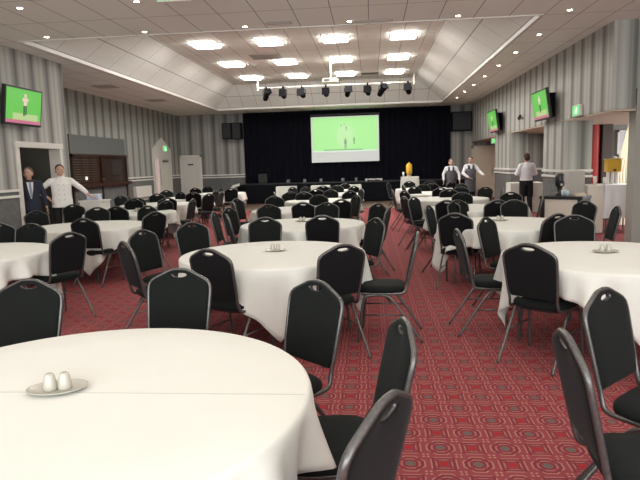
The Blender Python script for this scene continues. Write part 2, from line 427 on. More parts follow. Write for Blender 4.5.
b = MB().box(x, .05, -1.80, 1.80, 0, 1.10); b.build('lower_panel', m_dado, t)
b = MB()
for y in (-1.82, -.05, 1.74): MB().box(.05, .08, y, y+.08, 0, 1.10).build('lower_post', m_mahog, t)
MB().lathe([(.0, 0), (.05, .002), (.05, .03), (0, .035)], 14).xf(Matrix.Translation((.1, -1.1, 1.36)) @ Matrix.Rotation(PI/2, 4, 'Y')).build('round_lamp', emit('small_lamp_glow', (1, .9, .75), 1.2), t)
MB().box(.1, .15, -.1, -.02, 1.27, 1.34).build('brass_bolt', plain('brass', (.5, .3, .12), .3, 1), t)

# stage, curtains
t = empty('stage', (0, 23.7, 0), 0, 'low black stage platform across the back of the hall', 'stage')
MB().box(-5.40, 4.02, 0, .98, 0, .80).build('platform', m_blackm, t)
MB().box(-5.42, 4.03, -.03, .98, .80, .84).build('stage_floor', m_blackp, t)
b = MB()
for k in range(12): b.box(-5.3+k*.78, -5.3+k*.78+.74, -.02, 0, .06, .78)
b.build('front_panel', plain('stage_front_black', (.004, .0045, .007), .8, spec=.1), t)
t = empty('stage_steps', (-5.62, 23.3, 0), 0, 'black steps with white side rail at the left end of the stage', 'steps')
for k in range(3): MB().box(-.02, .20, .06+k*.24, .06+(k+1)*.24, 0, .27*(k+1)).build('step', m_blackm, t)
MB().loft([[(-.32, y, .45), (-.32, y, .57), (-.08, y, .83), (.20, y, .90), (.20, y, .80), (-.02, y, .73)] for y in (0, .05)]).build('side_rail', m_rail, t)
MB().box(-.30, -.26, .0, .04, 0, .5).build('rail_post', m_blackm, t)

def curtain(name, x0, x1, y, z0, z1, label):
    n = int((x1-x0)/.035); pts = []
    for i in range(n+1):
        x = x0+(x1-x0)*i/n; pts.append((x, y+.035*math.sin(x*2*PI/.26)+.012*math.sin(x*9.1)))
    b = MB().loft([[(p[0], p[1], z) for p in pts]+[(p[0], p[1]+.015, z) for p in reversed(pts)] for z in (z0, z1)])
    o = b.build(name, m_curtain, smooth=False); tag(o, label, 'curtain'); return o
curtain('stage_curtain', -5.44, 3.31, 24.58, .845, 3.845, 'full width black velvet curtain behind the projection screen')

# projection screen
t = empty('projection_screen', (-1.07, 24.32, 0), 0, 'white projection screen showing a bright green playing field', 'screen')
MB().box(-1.42, 1.42, 0, .03, 1.655, 3.545).build('screen_sheet', emit('screen_grey_border', (.52, .53, .50), .72, (.3, .3, .3)), t)
for hx in (-1.3, 1.3): MB().box(hx-.012, hx+.012, .03, .05, 3.6, ZL).build('hanger', m_blackm, t)
MB().tube([(-1.46, .03, 3.62), (1.46, .03, 3.62)], .04, 10).build('roller', m_blackp, t)
im = MB().box(-1.36, 1.36, -.006, 0, 2.09, 3.50).build('projected_picture', emit('projected_green', (.34, .79, .24), .98, (.1, .1, .1)), t)
MB().loft([[(.0+.36*math.cos(a), -.008, 2.72+.5*math.sin(a)) for a in [2*PI*i/24 for i in range(24)]], [(.0+.36*math.cos(a), -.007, 2.72+.5*math.sin(a)) for a in [2*PI*i/24 for i in range(24)]]]).build('pale_pitch', emit('projected_pale', (.50, .84, .38), .98), im)
MB().box(-1.36, 1.36, -.008, -.006, 2.09, 2.14).build('caption_bar', emit('projected_white', (.66, .85, .66), 1.0), im)
MB().box(-.9, .75, -.010, -.008, 2.14, 2.18).build('score_bar', emit('projected_darkgreen', (.18, .42, .16), .9), im)
def figure(b, cx, z0, h, y):
    b.box(cx-.12*h, cx+.12*h, y-.002, y, z0+.45*h, z0+.8*h).box(cx-.05*h, cx+.05*h, y-.002, y, z0+.8*h, z0+h)
    b.box(cx-.1*h, cx-.02*h, y-.002, y, z0, z0+.45*h).box(cx+.02*h, cx+.1*h, y-.002, y, z0, z0+.45*h)
for a_ in ((.02, 2.2, .45), (.38, 2.38, .3), (.06, 2.95, .2), (-.15, 3.1, .14), (-.02, 3.16, .12)):
    b = MB(); figure(b, *a_, -.010); b.build('player', emit('projected_player', (.20, .38, .18), .9), im)

# wall televisions
def television(label, loc, rz, tilt, Wd, Hd, back):
    t = empty('wall_television', loc, rz, label, 'television', 'televisions on the side walls')
    M = Matrix.Rotation(tilt, 4, 'X')
    MB().box(-Wd/2, Wd/2, 0, .07, -Hd/2, Hd/2).xf(M).build('casing', m_blackp, t, bevel=.008)
    sc = MB().box(-Wd/2+.035, Wd/2-.035, -.004, 0, -Hd/2+.04, Hd/2-.035).xf(M).build('display', emit('tv_green', (.12, .52, .07), 1.0), t)
    MB().box(-Wd/2+.035, Wd/2-.035, -.007, -.005, -Hd/2+.04, -Hd/2+.10).xf(M).build('caption_bar', emit('tv_pink', (.62, .16, .28), .9), sc)
    MB().box(-Wd*.30, Wd*.38, -.006, -.0045, -Hd/2+.10, -Hd/2+.22).xf(M).build('pale_ground', emit('tv_pale', (.50, .66, .28), .9), sc)
    z0 = -Hd*.24; c = .02
    MB().box(c-.05, c+.05, -.008, -.006, .02, .16).box(c-.09, c+.09, -.008, -.006, .10, .16).box(c-.035, c+.035, -.008, -.006, .17, .23).xf(M).build('player_shirt', emit('tv_shirt', (.85, .62, .52), .9), sc)
    MB().box(c-.05, c-.008, -.008, -.006, z0, .02).box(c+.012, c+.05, -.008, -.006, z0+.02, .02).xf(M).build('player_legs', emit('tv_dark', (.03, .07, .03), .9), sc)
    MB().box(-.25, .25, .07, back, -.28, .26).build('wall_bracket', m_blackm, t)
    return t
television('television on the left wall above the doorway, showing green pitch', (XF+.20, 10.29, 2.77), PI/2, math.radians(8), 1.14, .69, .19)
television('nearer television on the right bulkhead, beside the green exit sign', (XB-.27, 13.88, 2.76), -PI/2, math.radians(9), 1.17, .68, .265)
television('farther television on the right bulkhead, near the black curtain', (XB-.27, 19.10, 2.77), -PI/2, math.radians(9), 1.25, .70, .265)

# loudspeakers
def speaker(name, x0, x1, z0, z1, label):
    t = empty(name, ((x0+x1)/2, 24.2, z0), 0, label, 'loudspeaker', 'wall loudspeakers either side of the stage'); hw = (x1-x0)/2; h = z1-z0
    MB().box(-hw, hw, 0, .40, 0, h).build('cabinet', m_blackm, t, bevel=.01)
    MB().box(-hw+.03, hw-.03, -.012, 0, .03, h-.03).build('grille', plain('speaker_grille', (.02, .021, .024), .8), t)
    MB().box(-.05, .05, .40, .50, h*.4, h*.6).build('bracket', m_blackp, t)
speaker('wall_loudspeaker', -6.27, -5.88, 2.76, 3.43, 'black loudspeaker on striped back wall, left one of the adjoining pair')
speaker('wall_loudspeaker', -5.86, -5.46, 2.74, 3.43, 'black loudspeaker touching the left edge of the stage curtain')
speaker('wall_loudspeaker', 3.33, 4.12, 2.78, 3.55, 'wide black loudspeaker on striped wall right of the stage curtain')

# exit signs
def exit_text(b):  # simple strokes reading EXIT, in a 1 x .5 box centred on the origin (x, z)
    T = .05
    def bar(x0, z0, x1, z1):
        d = Vector((x1-x0, 0, z1-z0)).normalized()*0; n = Vector((-(z1-z0), 0, x1-x0)).normalized()*T
        a, c = Vector((x0, 0, z0)), Vector((x1, 0, z1)); b.loft([[a-n, a+n, c+n, c-n], [p+Vector((0, -.02, 0)) for p in (a-n, a+n, c+n, c-n)]])
    for q in [(-.42,-.2,-.42,.2),(-.42,.2,-.2,.2),(-.42,0,-.24,0),(-.42,-.2,-.2,-.2),(-.12,-.2,.1,.2),(-.12,.2,.1,-.2),(.2,-.2,.2,.2),(.38,-.2,.38,.2),(.27,.2,.49,.2)]: bar(*q)
def running_man(b):
    def seg(x0, z0, x1, z1, r=.035):
        n = Vector((-(z1-z0), 0, x1-x0)).normalized()*r; a, c = Vector((x0,0,z0)), Vector((x1,0,z1))
        b.loft([[a-n, a+n, c+n, c-n], [p+Vector((0,-.02,0)) for p in (a-n, a+n, c+n, c-n)]])
    for q in [(0,.1,-.05,-.08,.06),(-.05,-.08,.1,-.2),(.1,-.2,.05,-.38),(-.05,-.08,-.2,-.25),(-.2,-.25,-.35,-.25),(0,.1,.17,.0),(0,.1,-.2,.05),(.03,.2,.05,.3,.06),(.45,-.35,.45,.3),(.45,.3,.25,.3),(.25,.3,.25,-.35)]: seg(*q)
def exit_sign(label, loc, rz, w_, h_, glow=1.4, txt=False):
    t = empty('exit_sign', loc, rz, label, 'exit sign', 'green exit signs')
    MB().box(-w_/2-.02, w_/2+.02, 0, .06, -h_/2-.02, h_/2+.02).build('housing', m_white, t, bevel=.005)
    fc = MB().box(-w_/2, w_/2, -.006, 0, -h_/2, h_/2).build('lit_face', emit('exit_green', (.10, .60, .16), glow), t)
    b = MB(); (exit_text if txt else running_man)(b)
    b.xf(Matrix.Translation((0, -.006, 0)) @ Matrix.Diagonal((w_*.95 if txt else h_, .2, h_, 1)))
    b.build('pictogram', emit('exit_white', (.75, .95, .70), 1.6), fc); return t
exit_sign('small green exit sign low on the right bulkhead near the first opening', (XB-.07, 12.10, 2.48), -PI/2, .36, .18)
exit_sign('green exit sign on the pointed panel over the left arched door', (X0+.15, 22.55, 2.38), PI/2, .36, .22, 1.8)
e4 = exit_sign('green exit sign hanging under the front ceiling at top left', (-2.42, 7.32, 3.72), 0, .42, .13, .8)
MB().box(-.1, .1, .02, .04, .08, .129).build('ceiling_plate', m_white, e4)
exit_sign('tiny exit sign beside the cream door at the far right', (4.27, 20.4, 2.20), 0, .22, .14, 1.2)

# security camera on the bulkhead
t = empty('security_camera', (XB-.02, 16.4, 2.72), 0, 'small white security camera between the two right televisions', 'camera')
MB().box(-.03, .02, -.05, .05, -.05, .05).build('mount', m_white, t); MB().lathe([(0, -.02), (.05, 0), (.05, .16), (0, .17)], 12).xf(Matrix.Translation((-.05, 0, 0)) @ Matrix.Rotation(-PI/2-.3, 4, 'X')).build('camera_body', m_blackp, t)

# ------------------------------------------------------------------ ceiling fittings
k = 0
rowname = ['nearest row', 'middle row', 'farthest row']; colname = ['leftmost', 'second from left', 'third from left', 'rightmost']
for j, y in enumerate((14.62, 17.45, 20.20)):
    for i, x in enumerate((-4.11, -2.49, -.83, .85)):
        t = empty('ceiling_light', (x, y, ZU), 0, 'bright square ceiling light panel, %s of the %s' % (colname[i], rowname[j]), 'ceiling light', 'light panels in the raised ceiling')
        MB().box(-.32, .32, -.38, .38, -.018, -.002).build('frame', m_white, t)
        MB().loft([[(-.31,-.37,-.019),(.31,-.37,-.019),(.31,.37,-.019),(-.31,.37,-.019)],[(-.29,-.35,-.045),(.29,-.35,-.045),(.29,.35,-.045),(-.29,.35,-.045)]]).build('diffuser', m_lamp, t)
dl_grid = [(x, 9.66) for x in (-5.46, -3.74, -2.03, -.31, 1.42, 3.14)] + [(3.16, y) for y in (11.39, 13.13, 14.80, 16.55, 18.27, 19.98, 21.72)]
dl_grid += [(-4.85, 7.95), (-3.16, 7.95)]
dl_assumed = [(x, y) for y in (7.95,) for x in (-1.42, .30, 2.02, 3.74)] + [(x, y) for y in (6.2, 4.45, 2.7, .95, -.8, -2.55) for x in (-4.85, -3.13, -1.42, .30, 2.02, 3.74, 5.46)]  # assumed downlights beyond view, lamps only, added to light the front hall
proto = None
for i, (x, y) in enumerate(dl_grid + dl_assumed):
    if y == 9.66: lab = 'small round downlight in the front ceiling, %s along the raised ceiling edge' % ['first','second','third','fourth','fifth','sixth'][i]
    elif x == 3.16: lab = 'small round downlight over the right side, %s going back along the ledge' % ['first','second','third','fourth','fifth','sixth','last'][i-6]
    elif y == 7.95 and i < 15: lab = ['small round downlight at the top left corner of the photo', 'small round downlight at the top edge, above the other front ones'][i-13]
    else: continue
    if proto is None:
        t = proto = empty('downlight', (x, y, ZL), 0)
        MB().lathe([(.062, -.001), (.062, -.012), (.038, -.012), (.038, -.002)], 18).build('trim_ring', m_white, t)
        MB().lathe([(0, -.009), (.037, -.009), (.037, -.003), (0, -.003)], 18).build('bulb', m_bulb, t)
    else: t = copy_tree(proto); t.location = (x, y, ZL)
    tag(t, lab, 'downlight', 'recessed downlights')
for x, y in dl_grid + dl_assumed:
    l = bpy.data.lights.new('downlight_lamp', 'SPOT'); l.spot_size = math.radians(165); l.spot_blend = .6; l.energy = SPOT_W*(1.0 if y < 9 else .7); l.color = WARM; l.shadow_soft_size = .06
    o = bpy.data.objects.new('downlight_lamp', l); o.location = (x, y, ZL-.03); COL.objects.link(o)

def vent(label, x, y, z, sx, sy, mat):
    t = empty('ceiling_vent', (x, y, z), 0, label, 'ceiling vent', 'air vents in the ceiling')
    b = MB(); b.box(-sx/2, sx/2, -sy/2, sy/2, -.008, -.002); b.build('vent_frame', m_grillw, t)
    b = MB(); n = max(3, int(sy/.06))
    for k in range(n): b.box(-sx/2+.03, sx/2-.03, -sy/2+.03+k*(sy-.06)/n, -sy/2+.03+(k+.55)*(sy-.06)/n, -.02, -.0085)
    b.build('slats', mat, t)
vent('pale square air vent in the raised ceiling, left of centre', -2.93, 16.6, ZU, .85, .75, m_grillw)
vent('dark air vent in the raised ceiling beside the farthest lights', .02, 20.45, ZU, .62, .42, m_grilld)
vent('slim air vent in the front ceiling, left of centre', -1.45, 9.55, ZL, .42, .16, m_grillw)
vent('long air vent in the front ceiling, right of centre', .02, 9.72, ZL, .75, .13, m_grillw)
vent('grey air vent on the left lowered ceiling', -7.2, 15.5, ZL, .6, .6, m_grillw)
vent('grey air vent at the far end of the left lowered ceiling', -7.1, 19.0, ZL, .6, .6, m_grillw)

# lighting bar and theatre spotlights
BY, BZ = 20.9, 4.36
t = empty('lighting_bar', (-1.2, BY, BZ), 0, 'white horizontal lighting bar hung below the raised ceiling', 'lighting bar')
MB().tube([(-2.85, 0, 0), (2.85, 0, 0)], .028, 10).build('bar', m_rail, t, smooth=True)
for x in (-2.82, 2.75): MB().box(x-.03, x+.03, -.02, .02, -.08, ZU-BZ-.001).build('hanger', m_white, t)
for i, (x, rx, rz) in enumerate([(-3.72, -38, 28), (-3.10, -12, 0), (-2.42, -12, -8), (-1.56, -10, 0), (-.78, -24, 10), (-.07, -14, -6), (.42, -40, 34), (1.35, -20, -12)]):
    nth = ['first','second','third','fourth','fifth','sixth','seventh','last'][i]
    t = empty('theatre_spotlight', (x, BY, BZ), math.radians(rz), 'black theatre spotlight clamped under the lighting bar, %s from the left' % nth, 'spotlight', 'spotlights on the lighting bar')
    MB().box(-.03, .03, -.045, .045, -.09, .035).build('clamp', m_white if i in (4,) else m_blackm, t)
    MB().tube([(-.12, 0, -.26), (-.12, 0, -.12), (0, 0, -.07), (.12, 0, -.12), (.12, 0, -.26)], .014, 6).build('yoke', m_blackm, t)
    M = Matrix.Translation((0, 0, -.27)) @ Matrix.Rotation(math.radians(90+rx), 4, 'X')
    MB().lathe([(0, -.20), (.085, -.20), (.10, -.12), (.10, .10), (.125, .14), (.125, .24), (.115, .24), (.1, .15), (0, .14)], 16).xf(M).build('lamp_body', m_blackm, t)
    MB().box(-.13, .13, -.13, .13, .235, .25).xf(M).build('colour_frame', m_blackm, t)
# projector
t = empty('projector', (-1.17, 17.7, 4.06), 0, 'white projector hanging on a pole between the ceiling lights', 'projector')
MB().box(-.24, .22, -.18, .18, -.06, .06).build('casing', m_white, t, bevel=.015)
MB().lathe([(0, 0), (.05, 0), (.05, .04), (0, .04)], 14).xf(Matrix.Translation((.1, .18, 0)) @ Matrix.Rotation(-PI/2, 4, 'X')).build('lens', m_blackp, t)
MB().box(-.18, -.02, -.186, -.18, -.03, .03).build('vent_panel', m_grilld, t)
MB().tube([(0, 0, .06), (0, 0, ZU-4.06-.002)], .02, 8).build('pole', m_white, t)

# ------------------------------------------------------------------ banquet tables
TR = .85
ORD = ['front', 'second', 'third', 'fourth', 'fifth', 'sixth']
# key: x, y, angle of one hanging cloth corner, column, row
TABLES = {
 'M1': (-1.085, 1.90, -64, 'middle', 0), 'M2': (-.925, 5.22, -78, 'middle', 1), 'M3': (-.965, 7.87, -52, 'middle', 2), 'M4': (-1.36, 10.50, -40, 'middle', 3),
 'M5': (-1.12, 13.05, -70, 'middle', 4), 'M6': (-1.15, 15.75, -45, 'middle', 5),
 'R1': (1.944, 4.83, -92, 'right', 0), 'R2': (1.70, 7.45, -172, 'right', 1), 'R3': (1.80, 10.05, -60, 'right', 2), 'R4': (1.66, 12.65, -30, 'right', 3),
 'R5': (1.60, 15.20, -45, 'right', 4), 'R6': (1.60, 17.80, -80, 'right', 5),
 'L1': (-4.22, 5.49, -60, 'left', 0), 'L2': (-4.22, 8.15, -64, 'left', 1), 'L3': (-4.62, 10.60, -50, 'left', 2), 'L4': (-5.00, 13.05, -40, 'left', 3),
 'L5': (-5.25, 15.50, -45, 'left', 4), 'L6': (-4.90, 18.10, -45, 'left', 5),
 'B1': (-1.30, 18.30, -45, 'middle', 6),
}
ORD.append('rearmost')
def tname(k):
    c, r = TABLES[k][3:]
    return '%s table of the %s column' % (ORD[r], c)
_t = empty('round_table', (0, 0, 0))
MB().lathe([(0, .715), (TR-.01, .715), (TR, .722), (TR, .738), (TR-.008, .744), (0, .744)], 48).build('tabletop', plain('plywood', (.3, .2, .12), .5), _t)
for sx in (-1, 1):
    for sy in (-1, 1):
        MB().tube([(sx*.42, sy*.50, .715), (sx*.42, sy*.56, .0)], .014, 8).build('leg', m_frame, _t)
    MB().tube([(sx*.42, -.53, .35), (sx*.42, .53, .35)], .010, 6).build('leg_brace', m_frame, _t)
def cloth(k, cx, cy, ang, lab, seed, nseg=176):
    rnd = random.Random(seed); a0 = math.radians(ang); half = 1.035
    ph = [rnd.uniform(0, 2*PI) for _ in range(6)]
    ztop = .7465; r0 = TR+.003
    radii = [.0, .3, .6, r0-.012]; rings = []; b = MB()
    prof = [(r0-.004, -.002), (r0+.003, -.008), (r0+.008, -.022)]
    NV = 9
    allr = []
    for r in radii[1:]: allr.append([(r*math.cos(t), r*math.sin(t), ztop) for t in [2*PI*i/nseg for i in range(nseg)]])
    for r, dz in prof: allr.append([(r*math.cos(t), r*math.sin(t), ztop+dz) for t in [2*PI*i/nseg for i in range(nseg)]])
    for v in range(1, NV+1):
        ring = []
        for i in range(nseg):
            t = 2*PI*i/nseg; u = t-a0
            # corner of the square at u = 0, 90, 180, 270
            uu = (u+PI/4) % (PI/2)-PI/4
            d = half/max(abs(math.cos(uu-PI/4)), abs(math.cos(uu+PI/4))); d = min(d, half*1.40)
            L = min(d-TR, .725-.022)
            c = max(0, (L-.25)/.45)
            s = v/NV
            n1 = math.sin(t*15+ph[0]+1.1*math.sin(2*t+ph[1])); n2 = math.sin(t*27+ph[2]+.6*math.sin(3*t)); n3 = math.sin(uu*26+ph[3])
            amp = .050+.060*c*s+.040*s
            fold = amp*s**.7*(.62*n1+.34*n2)+.02*c*s*n3
            r = r0+.012+.014*s*(1-c)-.045*min(c,1)*s+fold*.9
            z = ztop-.022-L*s*(1-.02*n1)
            tt = t+.02*s*c*math.cos(t*11+ph[0])
            ring.append((r*math.cos(tt), r*math.sin(tt), max(z, .008)))
        allr.append(ring)
    vs = [(0, 0, ztop)]; fs = []
    for ring in allr: vs += ring
    for i in range(nseg): fs.append((0, 1+i, 1+(i+1) % nseg))
    for q in range(len(allr)-1):
        for i in range(nseg):
            a = 1+q*nseg+i; c_ = 1+q*nseg+(i+1) % nseg
            fs.append((a, a+nseg, c_+nseg, c_))
    b.add(vs, fs); b.xf(Matrix.Translation((cx, cy, 0)))
    o = b.build('tablecloth', m_cloth, smooth=True)
    md = o.modifiers.new('thickness', 'SOLIDIFY'); md.thickness = .002; md.offset = -1
    return tag(o, lab, 'tablecloth', 'white cloths on the round tables')
for i, (k, (x, y, a, c, r)) in enumerate(TABLES.items()):
    t = _t if i == 0 else copy_tree(_t); t.location = (x, y, 0); t.rotation_euler = (0, 0, math.radians(a+45+90))
    tag(t, 'round folding banquet table under white linen, the '+tname(k), 'table', 'round banquet tables')
    cloth(k, x, y, a, 'white linen cloth draped over the '+tname(k), i+3)

# crease of the folded linen: its shadow line painted as a thin grey strip
def crease_shadow():
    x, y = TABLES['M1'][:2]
    o = MB().box(x-.84, x+.84, y+.008, y+.012, .7462, .7476).build('crease_shadow_strip', plain('crease_shadow_grey', (.36, .36, .33), .9))
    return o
cr = crease_shadow()
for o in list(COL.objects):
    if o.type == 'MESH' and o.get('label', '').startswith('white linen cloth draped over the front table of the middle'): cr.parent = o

# plates with salt and pepper
_pl = None
def condiments(x, y, k, rz, plate=True):
    global _pl
    z = .7472; nonlocal_first = _pl is None
    w_ = tname(k)
    if nonlocal_first:
        prof = [(0, .002), (.05, .002), (.055, 0), (.062, .001), (.098, .014), (.100, .017), (.096, .0165), (.062, .006), (0, .005)]
        pb = MB().lathe(prof, 40).xf(Matrix.Diagonal((1.08, .74, 1, 1))).build('saucer', m_ceramic, smooth=True)
        body = [(0, .0), (.023, .0), (.0245, .004), (.0240, .02), (.0185, .052), (.0150, .060), (.010, .0630), (0, .0635)]
        out = []
        for nmx in ('salt_shaker', 'pepper_shaker'):
            s_ = MB().lathe(body, 24).build(nmx, m_ceramic, smooth=True)
            hb = MB()
            pts = [(0, 0), (.005, 0), (-.005, 0)] if nmx == 'salt_shaker' else [(0, .004), (0, -.004), (.005, 0), (-.005, 0)]
            for px, py in pts: hb.lathe([(0, .0629), (.0011, .0629), (.0011, .0642), (0, .0642)], 6, (px, py, 0))
            hb.build('pour_holes', m_grilld, s_); out.append(s_)
        _pl = (pb, out[0], out[1]); P, A, B = _pl
    else: P, A, B = [copy_tree(q) for q in _pl]
    P.location = (x, y, z); P.rotation_euler = (0, 0, rz)
    c, s = math.cos(rz), math.sin(rz)
    for o, d, n in ((A, -.026, 'left'), (B, .026, 'right')):
        o.location = (x+c*d-s*.004, y+s*d+c*.004, z+.0052); o.rotation_euler = (0, 0, rz)
        tag(o, 'cream ceramic shaker, %s one of the pair on the %s' % (n, w_), 'shaker', 'salt and pepper shakers')
    tag(P, 'oval cream saucer holding two shakers on the '+w_, 'saucer', 'condiment saucers')
for (x, y, k, rz) in [(-1.165, 1.925, 'M1', .25), (-.92, 5.33, 'M2', 0), (1.955, 4.96, 'R1', .05), (1.69, 7.72, 'R2', 0), (-1.0, 8.15, 'M3', 0), (-1.34, 10.72, 'M4', .1), (1.65, 10.5, 'R3', .2), (-4.6, 10.9, 'L3', 0)]:
    condiments(x, y, k, rz)

# ------------------------------------------------------------------ chairs
def chair_proto():
    t = empty('banquet_chair')
    # plane of the back: leans away; s = distance up the back
    zb, zt, yb, yt = .44, .93, -.205, -.315
    Lb = math.hypot(zt-zb, yt-yb); up = Vector((0, (yt-yb)/Lb, (zt-zb)/Lb)); nrm = Vector((0, -up.z, up.y)) # nrm points backwards
    org = Vector((0, yb, zb))
    def P(x, s, d=0): return org+Vector((x, 0, 0))+up*s+nrm*d
    # outline of the upholstered back (half), s from the bottom of the panel to the crown
    half = [(.168, .080), (.179, .090), (.183, .12), (.187, .19), (.192, .28), (.196, .365), (.195, .398), (.187, .422), (.168, .441), (.132, .460), (.096, .477), (.068, .491), (.040, Lb-.001), (0, Lb)]
    out = [(x, s) for x, s in half] + [(-x, s) for x, s in reversed(half[:-1])]
    hc = (0, .472); N = 72
    def ray_hit(a):
        dx, dy = math.cos(a), math.sin(a); best = 9
        for i in range(len(out)):
            (x1, y1), (x2, y2) = out[i], out[(i+1) % len(out)]
            ex, ey = x2-x1, y2-y1; den = dx*ey-dy*ex
            if abs(den) < 1e-9: continue
            tt = ((x1-hc[0])*ey-(y1-hc[1])*ex)/den; uu = ((x1-hc[0])*dy-(y1-hc[1])*dx)/den
            if tt > 0 and -1e-6 <= uu <= 1+1e-6: best = min(best, tt)
        return best
    angs = [2*PI*i/N for i in range(N)]
    ca = [math.atan2(s-hc[1], x-hc[0]) % (2*PI) for x, s in out]
    for c in (ca[0], ca[-1]):
        j = min(range(N), key=lambda i: abs(angs[i]-c)); angs[j] = c
    hole = []
    for a in angs:
        x, s = .050*math.cos(a), math.sin(a)
        hole.append((x, hc[1]+(.012*s if s > 0 else .017*s)))
    O = [(hc[0]+ray_hit(a)*.992*math.cos(a), hc[1]+ray_hit(a)*.992*math.sin(a)) for a in angs]
    levels = [(0, .010), (.05, .016), (.2, .019), (.6, .020), (.9, .018), (.97, .014), (1, .008)]
    loops = []
    for t_, th in levels: loops.append([P(h[0]+(o[0]-h[0])*t_, h[1]+(o[1]-h[1])*t_, -th) for h, o in zip(hole, O)])
    for t_, th in reversed(levels): loops.append([P(h[0]+(o[0]-h[0])*t_, h[1]+(o[1]-h[1])*t_, th*.8) for h, o in zip(hole, O)])
    nl = len(levels)
    MB().loft(loops[:nl], cap=False).build('backrest', m_black_fab, t, smooth=True)
    MB().loft([loops[nl-1]]+loops[nl:]+[loops[0]], cap=False).build('back_lining', m_black_lin, t, smooth=True)
    # metal rim of the hand hole
    rim = [P(h[0]*1.02, hc[1]+(h[1]-hc[1])*1.05) for h in hole]
    b = MB(); n = len(rim); rings = []
    for i in range(n):
        p = rim[i]; r = (p-P(*hc)).normalized()
        rings.append([p+r*.003*math.cos(a)+nrm*.014*math.sin(a) for a in [2*PI*j/6 for j in range(6)]])
    rings.append(rings[0]); b.loft(rings, cap=False); b.build('hand_hole_rim', m_frame, t, smooth=True)
    # tube round the back, running down and forward to become the seat rail
    def rnd(pts, it=2):
        for _ in range(it):
            q = [pts[0]]
            for a, c in zip(pts[:-1], pts[1:]): q += [a*.75+c*.25, a*.25+c*.75]
            q.append(pts[-1]); pts = q
        return pts
    side = [P(x*1.0+.006, s) for x, s in half[1:-1]]
    base = [Vector((.195, .17, .425)), Vector((.196, .02, .425)), Vector((.194, -.14, .425)), Vector((.190, -.200, .435)), P(.184, .055)]
    L = rnd(base, 2)+side
    path = L+[P(0, Lb+.004)]+[Vector((-p.x, p.y, p.z)) for p in reversed(L)]
    MB().tube(path, .0105, 8, .013, up=(1, 0, 0)).build('back_frame', m_frame, t, smooth=True)
    # seat: domed cushion with a rounded front
    def sq(rx, y0, y1, z, n=40):
        o = []
        for i in range(n):
            a = 2*PI*i/n; c, s = math.cos(a), math.sin(a); e = .45
            x = rx*abs(c)**e*(1 if c > 0 else -1); yy = abs(s)**(e if s < 0 else .75)*(1 if s > 0 else -1)
            o.append((x*(1-.06*(1-yy)/2), (y0+y1)/2+yy*(y1-y0)/2, z))
        return o
    rings = [sq(.195, -.175, .20, .425), sq(.212, -.190, .222, .432), sq(.218, -.195, .230, .45), sq(.215, -.192, .227, .468), sq(.195, -.175, .205, .482), sq(.13, -.11, .14, .488)]
    MB().loft(rings).build('seat', m_black_fab, t, smooth=True)
    MB().loft([sq(.185, -.165, .185, .408), sq(.19, -.17, .19, .424)]).build('seat_pan', m_blackp, t)
    for sx in (-1, 1):
        fl = [Vector((sx*.188, .02, .413)), Vector((sx*.198, .13, .41)), Vector((sx*.206, .165, .37)), Vector((sx*.216, .205, .0))]
        MB().tube(rnd(fl, 2), .0115, 8).build('leg', m_frame, t, smooth=True)
        rl = [Vector((sx*.188, .06, .413)), Vector((sx*.198, -.05, .41)), Vector((sx*.204, -.10, .37)), Vector((sx*.212, -.345, .0))]
        MB().tube(rnd(rl, 2), .0115, 8).build('leg', m_frame, t, smooth=True)
    for sx in (-1, 1): MB().tube([(sx*.206, .175, .24), (sx*.206, -.175, .24)], .007, 6).build('stretcher', m_frame, t, smooth=True)
    return t
CP = chair_proto(); first_chair = [True]
TOPOFF = -.315
def unproj(px, py, z):
    d = F+Rv*((px-320)/572)-Uv*((py-240)/572); s = (z-CAM_H)/d.z
    return Vector((0, 0, CAM_H))+d*s
